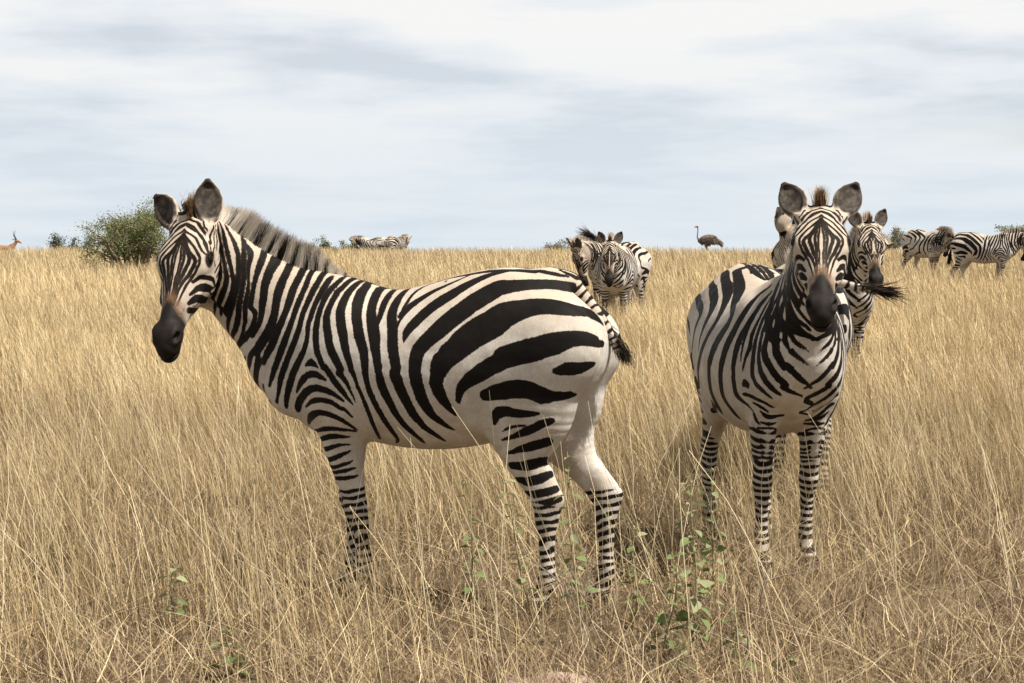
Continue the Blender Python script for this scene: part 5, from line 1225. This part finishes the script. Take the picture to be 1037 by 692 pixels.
make_bush('thorn_bush', 'large round grey green thorn bush with airy twigs behind the big zebra\'s head', at(137, 60, .1), 2.45, 2.5, (.20, .225, .10), 30000, .046, 3, stems=13)
make_bush('distant_tree', 'small dark tree far off, left of the large thorn bush', at(70, 215), 3.2, 5.0, (.085, .105, .075), 12000, .16, 5, 'tree', stems=6)
make_bush('green_bush', 'low bright green bush on the skyline beside the two far zebras', at(348, 150), 3.4, 2.7, (.15, .19, .075), 20000, .10, 6, stems=9)
make_bush('olive_bush', 'olive bush cut off by the right edge behind the grazing zebra', at(1041, 86), 3.0, 2.2, (.21, .225, .11), 20000, .065, 8, stems=9)
make_bush('pale_bush', 'tiny pale bush on the skyline left of the two zebras behind the big rump', at(568, 190), 2.2, 3.5, (.24, .24, .17), 8000, .12, 9, stems=6)
make_bush('grey_bush', 'tiny grey bush on the skyline between the half hidden face and the next grazing zebra', at(905, 150), 2.4, 3.2, (.22, .22, .15), 8000, .09, 10, stems=6)

# ------------------------------------------------------------------ ostrich and gazelle
def simple_skin(name, ramp):
    k = NT(name); c = k.attr('col', 'Color'); pos = k.n('ShaderNodeTexCoord').outputs['Object']
    col = k.mix(k.math('MULTIPLY', k.noise(pos, 14, 4, .6), .5), c, ramp)
    return k.done(k.principled(col, .8, .1, k.bump(k.noise(pos, 30, 3), .6, .02)))

def make_ostrich():
    P = [Sweep([(-.52, 0, 1.22, .10, .10), (-.30, 0, 1.30, .24, .22), (0, 0, 1.30, .27, .26), (.28, 0, 1.24, .21, .20), (.44, 0, 1.20, .10, .10)], (0, 0, 1), 4, .06),
         Sweep([(.34, 0, 1.22, .10, .09), (.50, 0, 1.30, .055, .05), (.56, 0, 1.47, .038, .036), (.54, 0, 1.68, .032, .032), (.53, 0, 1.88, .030, .030), (.56, 0, 2.0, .034, .032)], (1, 0, 0), 4, .06),
         Sweep([(.54, 0, 2.02, .05, .045), (.62, 0, 2.025, .048, .042), (.70, 0, 2.0, .022, .028), (.76, 0, 1.985, .010, .018)], (0, 0, 1), 3, .03),
         Sweep([(-.42, 0, 1.24, .14, .12), (-.62, 0, 1.18, .12, .11), (-.76, 0, 1.02, .09, .09), (-.80, 0, .90, .05, .05)], (0, 0, 1), 4, .06)]
    for sg in (1, -1):
        P.append(Sweep([(-.02, sg * .14, 1.18, .16, .12), (.06, sg * .14, .90, .085, .07), (-.06, sg * .13, .62, .035, .035), (-.02, sg * .13, .30, .026, .026), (.0, sg * .13, .06, .03, .03), (.12, sg * .13, .025, .025, .04)], (1, 0, 0), 4, .05))
        P.append(Sweep([(.26, sg * .20, 1.28, .14, .05), (-.05, sg * .26, 1.26, .19, .06), (-.34, sg * .24, 1.18, .13, .05), (-.50, sg * .2, 1.08, .04, .03)], (0, 0, 1), 4, .04))
    V, Q = polygonise(P, [], .018)
    rg = np.random.default_rng(4)
    body = (V[:, 2] > .95) & (V[:, 0] < .42)
    V[body] += rg.normal(0, .006, (body.sum(), 3))
    root = empty('ostrich', at(716, 113, .12), R(176)); root.scale = (.92,) * 3; tag(root, 'grey brown ostrich standing on the skyline between the two front zebras', 'ostrich')
    col = np.ones((len(V), 4)); col[:, :3] = [.20, .16, .125]
    col[~body, :3] = [.22, .17, .14]
    col[V[:, 0] < -.55, :3] = [.17, .135, .10]
    me = mesh_from('ostrich_body', V, Q, 4); set_attr(me, 'col', col, 'FLOAT_COLOR')
    link('body', me, simple_skin('ostrich_skin', (.10, .08, .065)), root)
    n = 900
    i = np.where(body)[0][rg.integers(0, body.sum(), n)]
    c = V[i] - [0, 0, 0]
    d = np.stack((rg.normal(-.8, .3, n), np.sign(c[:, 1]) * .25 + rg.normal(0, .2, n), rg.normal(-.45, .3, n)), 1); d /= np.linalg.norm(d, axis=1)[:, None]
    k = np.array([[.19, .155, .125]]) * rg.uniform(.6, 1.6, (n, 1))
    v, f, a = strips(c, d, rg.uniform(.08, .17, n), np.full(n, .035), rg.normal(0, .06, (n, 3)) + [0, 0, -.06], k, k * 1.3, 3, rg)
    me = mesh_from('plumage', v, f, 4); set_attr(me, 'col', a, 'FLOAT_COLOR'); link('plumage', me, MAT_HAIR, root)
make_ostrich()

def make_gazelle():
    P = [Sweep([(-.46, 0, .76, .07, .06), (-.38, 0, .74, .16, .12), (-.1, 0, .70, .18, .14), (.18, 0, .70, .17, .14), (.36, 0, .76, .14, .10), (.44, 0, .80, .07, .06)], (0, 0, 1), 4, .06),
         Sweep([(.30, 0, .80, .13, .09), (.46, 0, .92, .085, .06), (.55, 0, 1.06, .06, .045)], (-.7, 0, .7), 4, .06),
         Sweep([(.53, 0, 1.09, .065, .055), (.64, 0, 1.06, .06, .045), (.75, 0, 1.0, .035, .03), (.80, 0, .97, .02, .02)], (0, 0, 1), 4, .04)]
    for sg in (1, -1):
        P.append(Sweep([(-.36, sg * .07, .74, .12, .06), (-.34, sg * .08, .55, .06, .04), (-.41, sg * .08, .38, .022, .02), (-.37, sg * .08, .1, .015, .015), (-.34, sg * .08, .01, .022, .02)], (1, 0, 0), 3, .04))
        P.append(Sweep([(.28, sg * .06, .70, .09, .05), (.29, sg * .08, .50, .035, .028), (.28, sg * .08, .34, .020, .019), (.28, sg * .08, .08, .014, .014), (.30, sg * .08, .01, .02, .02)], (1, 0, 0), 3, .04))
        P.append(Sweep([(.50, sg * .05, 1.12, .02, .015), (.44, sg * .11, 1.15, .03, .012), (.38, sg * .16, 1.17, .008, .006)], (0, 0, 1), 3, .02))
    V, Q = polygonise(P, [], .011)
    root = empty('gazelle', at(6, 102), R(-8)); tag(root, 'sandy brown gazelle with upright dark horns at the far left of the skyline', 'gazelle')
    col = np.ones((len(V), 4)); col[:, :3] = [.36, .20, .11]
    w = smooth(.66, .60, V[:, 2]) * (V[:, 2] > .48)
    col[:, :3] = col[:, :3] * (1 - w[:, None]) + np.array([.6, .55, .48]) * w[:, None]
    me = mesh_from('gazelle_body', V, Q, 4); set_attr(me, 'col', col, 'FLOAT_COLOR')
    link('body', me, simple_skin('gazelle_skin', (.28, .15, .08)), root)
    k = NT('horn'); hm = k.done(k.principled((.035, .03, .03), .5, .3))
    for sg in (1, -1):
        t = np.linspace(0, 1, 14)
        p = np.stack((.56 - .13 * np.sin(t * 2.4), sg * (.025 + .10 * t), 1.12 + .46 * t), 1)
        v, f = tube_rows(p, .024 * (1 - t) + .004 + .002 * np.sin(t * 60), 8)
        link('horn', mesh_from('horn', v, f, 4), hm, root)
make_gazelle()

# ------------------------------------------------------------------ leafy weeds standing in the grass, dry twigs, a rock
def leaf_material():
    k = NT('weed_leaf'); c = k.attr('col', 'Color')
    pos = k.n('ShaderNodeTexCoord').outputs['Object']
    c = k.mix(k.math('MULTIPLY', k.noise(pos, 90, 3), .35), c, (.10, .11, .045))
    p = k.principled(c, .6, .25)
    t = k.n('ShaderNodeBsdfTranslucent'); k.inp(t, 'Color', c)
    m = k.n('ShaderNodeMixShader'); m.inputs[0].default_value = .25
    k.t.links.new(p, m.inputs[1]); k.t.links.new(t.outputs[0], m.inputs[2])
    return k.done(m.outputs[0])
MAT_WEED = leaf_material()
def stem_material():
    k = NT('weed_stem'); pos = k.n('ShaderNodeTexCoord').outputs['Object']
    return k.done(k.principled(k.mix(k.noise(pos, 30, 3), (.20, .17, .08), (.34, .27, .15)), .8, .1))
MAT_STEM = stem_material()

def leaf_mesh(c, d, up, L, W):
    """one ovate leaf folded along its midrib: 2 rows of quads"""
    s = np.cross(d, up); s /= np.linalg.norm(s) + 1e-9; nn = np.cross(s, d)
    ts = np.array([0, .12, .35, .62, .85, 1.0]); ws = np.array([.05, .62, 1.0, .85, .42, .02]) * W * .5
    mid = c + d * (ts * L)[:, None] - nn * (ts * ts * L * .22)[:, None]
    le = mid + s * ws[:, None] + nn * (ws * .35)[:, None]; ri = mid - s * ws[:, None] + nn * (ws * .35)[:, None]
    v = np.concatenate((le, mid, ri)); n = len(ts); i = np.arange(n - 1)
    f = np.concatenate((np.stack((i, i + 1, i + n + 1, i + n), 1), np.stack((i + n, i + n + 1, i + 2 * n + 1, i + 2 * n), 1)))
    return v, f

def make_weed(label, px, Y, height, leaf, pairs, seed, lean=0.0, group=None, bare=.25):
    rg = np.random.default_rng(seed)
    root = empty('leafy_weed', at(px, Y, 0))
    tag(root, label, 'weed', group)
    t = np.linspace(0, 1, 16)
    ph = rg.uniform(0, 6, 2)
    pts = np.stack((lean * t ** 1.5 + .012 * np.sin(t * 7 + ph[0]), .012 * np.sin(t * 6 + ph[1]) + rg.normal(0, .05) * t, height * t), 1)
    stems = [tube_rows(pts, .0044 * (1 - .65 * t) + .0005, 6)]
    leaves = []; cols = []
    def put(c, d, L, col):
        v, f = leaf_mesh(c, d, np.array([0, 0, 1.0]) + rg.normal(0, .4, 3), L, L * rg.uniform(.58, .78))
        leaves.append((v, f)); cols.append(np.tile(np.append(col, 1.0), (len(v), 1)))
    a = rg.uniform(0, 6)
    for k in range(pairs):
        u = bare + (1 - bare) * (k + .5) / pairs
        c = np.array([np.interp(u, t, pts[:, j]) for j in range(3)])
        a += 1.57 + rg.normal(0, .3)
        big = leaf * 1.42 * (1.0 - .45 * u) * rg.uniform(.7, 1.2)
        for sg in (0, np.pi):
            if rg.random() < .18: continue
            aa = a + sg + rg.normal(0, .25)
            d = np.array([math.cos(aa), math.sin(aa), rg.uniform(-.55, .35)]); d /= np.linalg.norm(d)
            pe = c + d * big * .35
            stems.append(tube_rows(np.array([c, (c + pe) / 2, pe]), [.0014, .0011, .0009], 5))
            green = np.array([.19, .235, .085]) if rg.random() < .7 else np.array([.33, .34, .18])
            put(pe, d, big, green * rg.uniform(.75, 1.25))
        for q in range(rg.integers(2, 6)):                    # small bracts in the axils
            d = rg.normal(0, 1, 3) * [1, 1, .7]; d /= np.linalg.norm(d)
            put(c + d * .004, d, leaf * rg.uniform(.22, .42), np.array([.33, .34, .19]) * rg.uniform(.8, 1.1))
    v, f = join(stems); link('stem', mesh_from('stem', v, f, 4), MAT_STEM, root)
    v, f = join(leaves); me = mesh_from('leaves', v, f, 4); set_attr(me, 'col', np.concatenate(cols), 'FLOAT_COLOR')
    link('leaves', me, MAT_WEED, root)

WG = 'leafy weeds growing among the grass'
make_weed('tall thin weed in front of the big zebra\'s belly, ahead of its hind leg', 482, 7.9, .66, .040, 9, 1, -.05, WG, .35)
make_weed('weed rising in front of the big zebra\'s near hind leg', 541, 8.0, .70, .034, 11, 2, -.14, WG, .3)
make_weed('bushy weed in front of the gap between the big zebra\'s hind legs', 588, 8.0, .74, .044, 13, 3, -.06, WG, .2)
make_weed('weed just right of the big zebra\'s far hind leg', 642, 8.3, .42, .046, 10, 4, .02, WG, .15)
make_weed('tallest weed in the gap between the two front zebras', 703, 7.75, .70, .050, 20, 5, .0, WG, .12)
make_weed('weed with drooping leaves left of the facing zebra\'s hind foot', 676, 7.7, .44, .046, 11, 6, .03, WG, .15)
make_weed('broad leaved weed at the bottom, below the facing zebra\'s front legs', 742, 7.45, .27, .060, 6, 7, .02, WG, .2)
make_weed('short two leaved weed at the bottom, right of the broad leaved one', 796, 7.4, .12, .050, 2, 8, .01, WG, .4)
make_weed('weed at the lower left with one broad leaf near the bottom edge', 233, 7.4, .20, .060, 4, 9, .0, WG, .1)
make_weed('pale weed at the lower left, below and left of the big zebra\'s front leg', 172, 7.9, .32, .044, 6, 10, .02, WG, .4)
make_weed('leafy weed standing close behind the tallest weed between the front zebras', 719, 8.2, .66, .046, 14, 13, .03, WG, .2)
make_weed('low weed at the bottom beside the rock', 690, 7.4, .16, .048, 5, 12, .02, WG, .2)

def make_twig(label, px, Y, pts, r, seed, branches=2):
    rg = np.random.default_rng(seed)
    P = resample(np.array(pts, float), 6)
    P[:, :3] += rg.normal(0, .004, P.shape)
    parts = [tube_rows(P, np.linspace(r, r * .35, len(P)), 6)]
    for b in range(branches):
        i = rg.integers(len(P) // 3, len(P) - 2)
        d = (P[-1] - P[0]) / np.linalg.norm(P[-1] - P[0]) + rg.normal(0, .5, 3); d /= np.linalg.norm(d)
        q = P[i] + d * np.linspace(0, rg.uniform(.10, .22), 6)[:, None] + rg.normal(0, .003, (6, 3))
        parts.append(tube_rows(q, np.linspace(r * .5, r * .2, 6), 5))
    v, f = join(parts)
    o = link('dry_twig', mesh_from('dry_twig', v, f, 4), MAT_BARK); o.location = at(px, Y)
    tag(o, label, 'twig', 'bare dry twigs standing in the grass')
make_twig('long bare twig leaning right at the bottom, below the facing zebra', 752, 7.35, [(0, 0, -.02), (.03, .02, .16), (.07, .03, .30), (.10, .04, .42)], .006, 1)
make_twig('dark forked twig leaning left below the big zebra\'s hind legs', 612, 7.5, [(0, 0, -.02), (-.05, .02, .14), (-.10, .02, .26), (-.17, .03, .36)], .006, 2, 4)
make_twig('thin upright twig right behind the forked one', 592, 7.7, [(0, 0, -.02), (.0, .01, .15), (.015, .0, .3), (.01, .0, .42)], .005, 3, 2)

def make_rock():
    bm = bmesh.new(); bmesh.ops.create_icosphere(bm, subdivisions=5, radius=1.0)
    for v in bm.verts:
        c = v.co
        n = .10 * math.sin(c.x * 3 + 1) * math.cos(c.y * 4) + .05 * math.sin(c.x * 9 + c.z * 7) + .025 * math.sin(c.y * 21 + c.x * 17) + .012 * math.sin(c.x * 43 + c.z * 31)
        v.co = Vector((c.x * .30 * (1 + n), c.y * .17 * (1 + n), c.z * .115 * (1 + n)))
    me = bpy.data.meshes.new('rock'); bm.to_mesh(me); bm.free()
    me.polygons.foreach_set('use_smooth', np.ones(len(me.polygons), bool))
    k = NT('rock'); pos = k.n('ShaderNodeTexCoord').outputs['Object']
    c = k.mix(k.rng(k.noise(pos, 9, 5, .6), .35, .7), (.30, .20, .15), (.44, .33, .26))
    c = k.mix(k.math('MULTIPLY', k.rng(k.noise(pos, 60, 4, .6), .5, .7), .6), c, (.20, .15, .12))
    m = k.done(k.principled(c, .9, .15, k.bump(k.noise(pos, 45, 5, .6), .7, .012)))
    o = link('rock', me, m); x, y, z = at(557, 7.12); o.location = (x, y, z - .05)
    tag(o, 'rounded reddish brown rock at the bottom edge of the photo', 'rock')
make_rock()
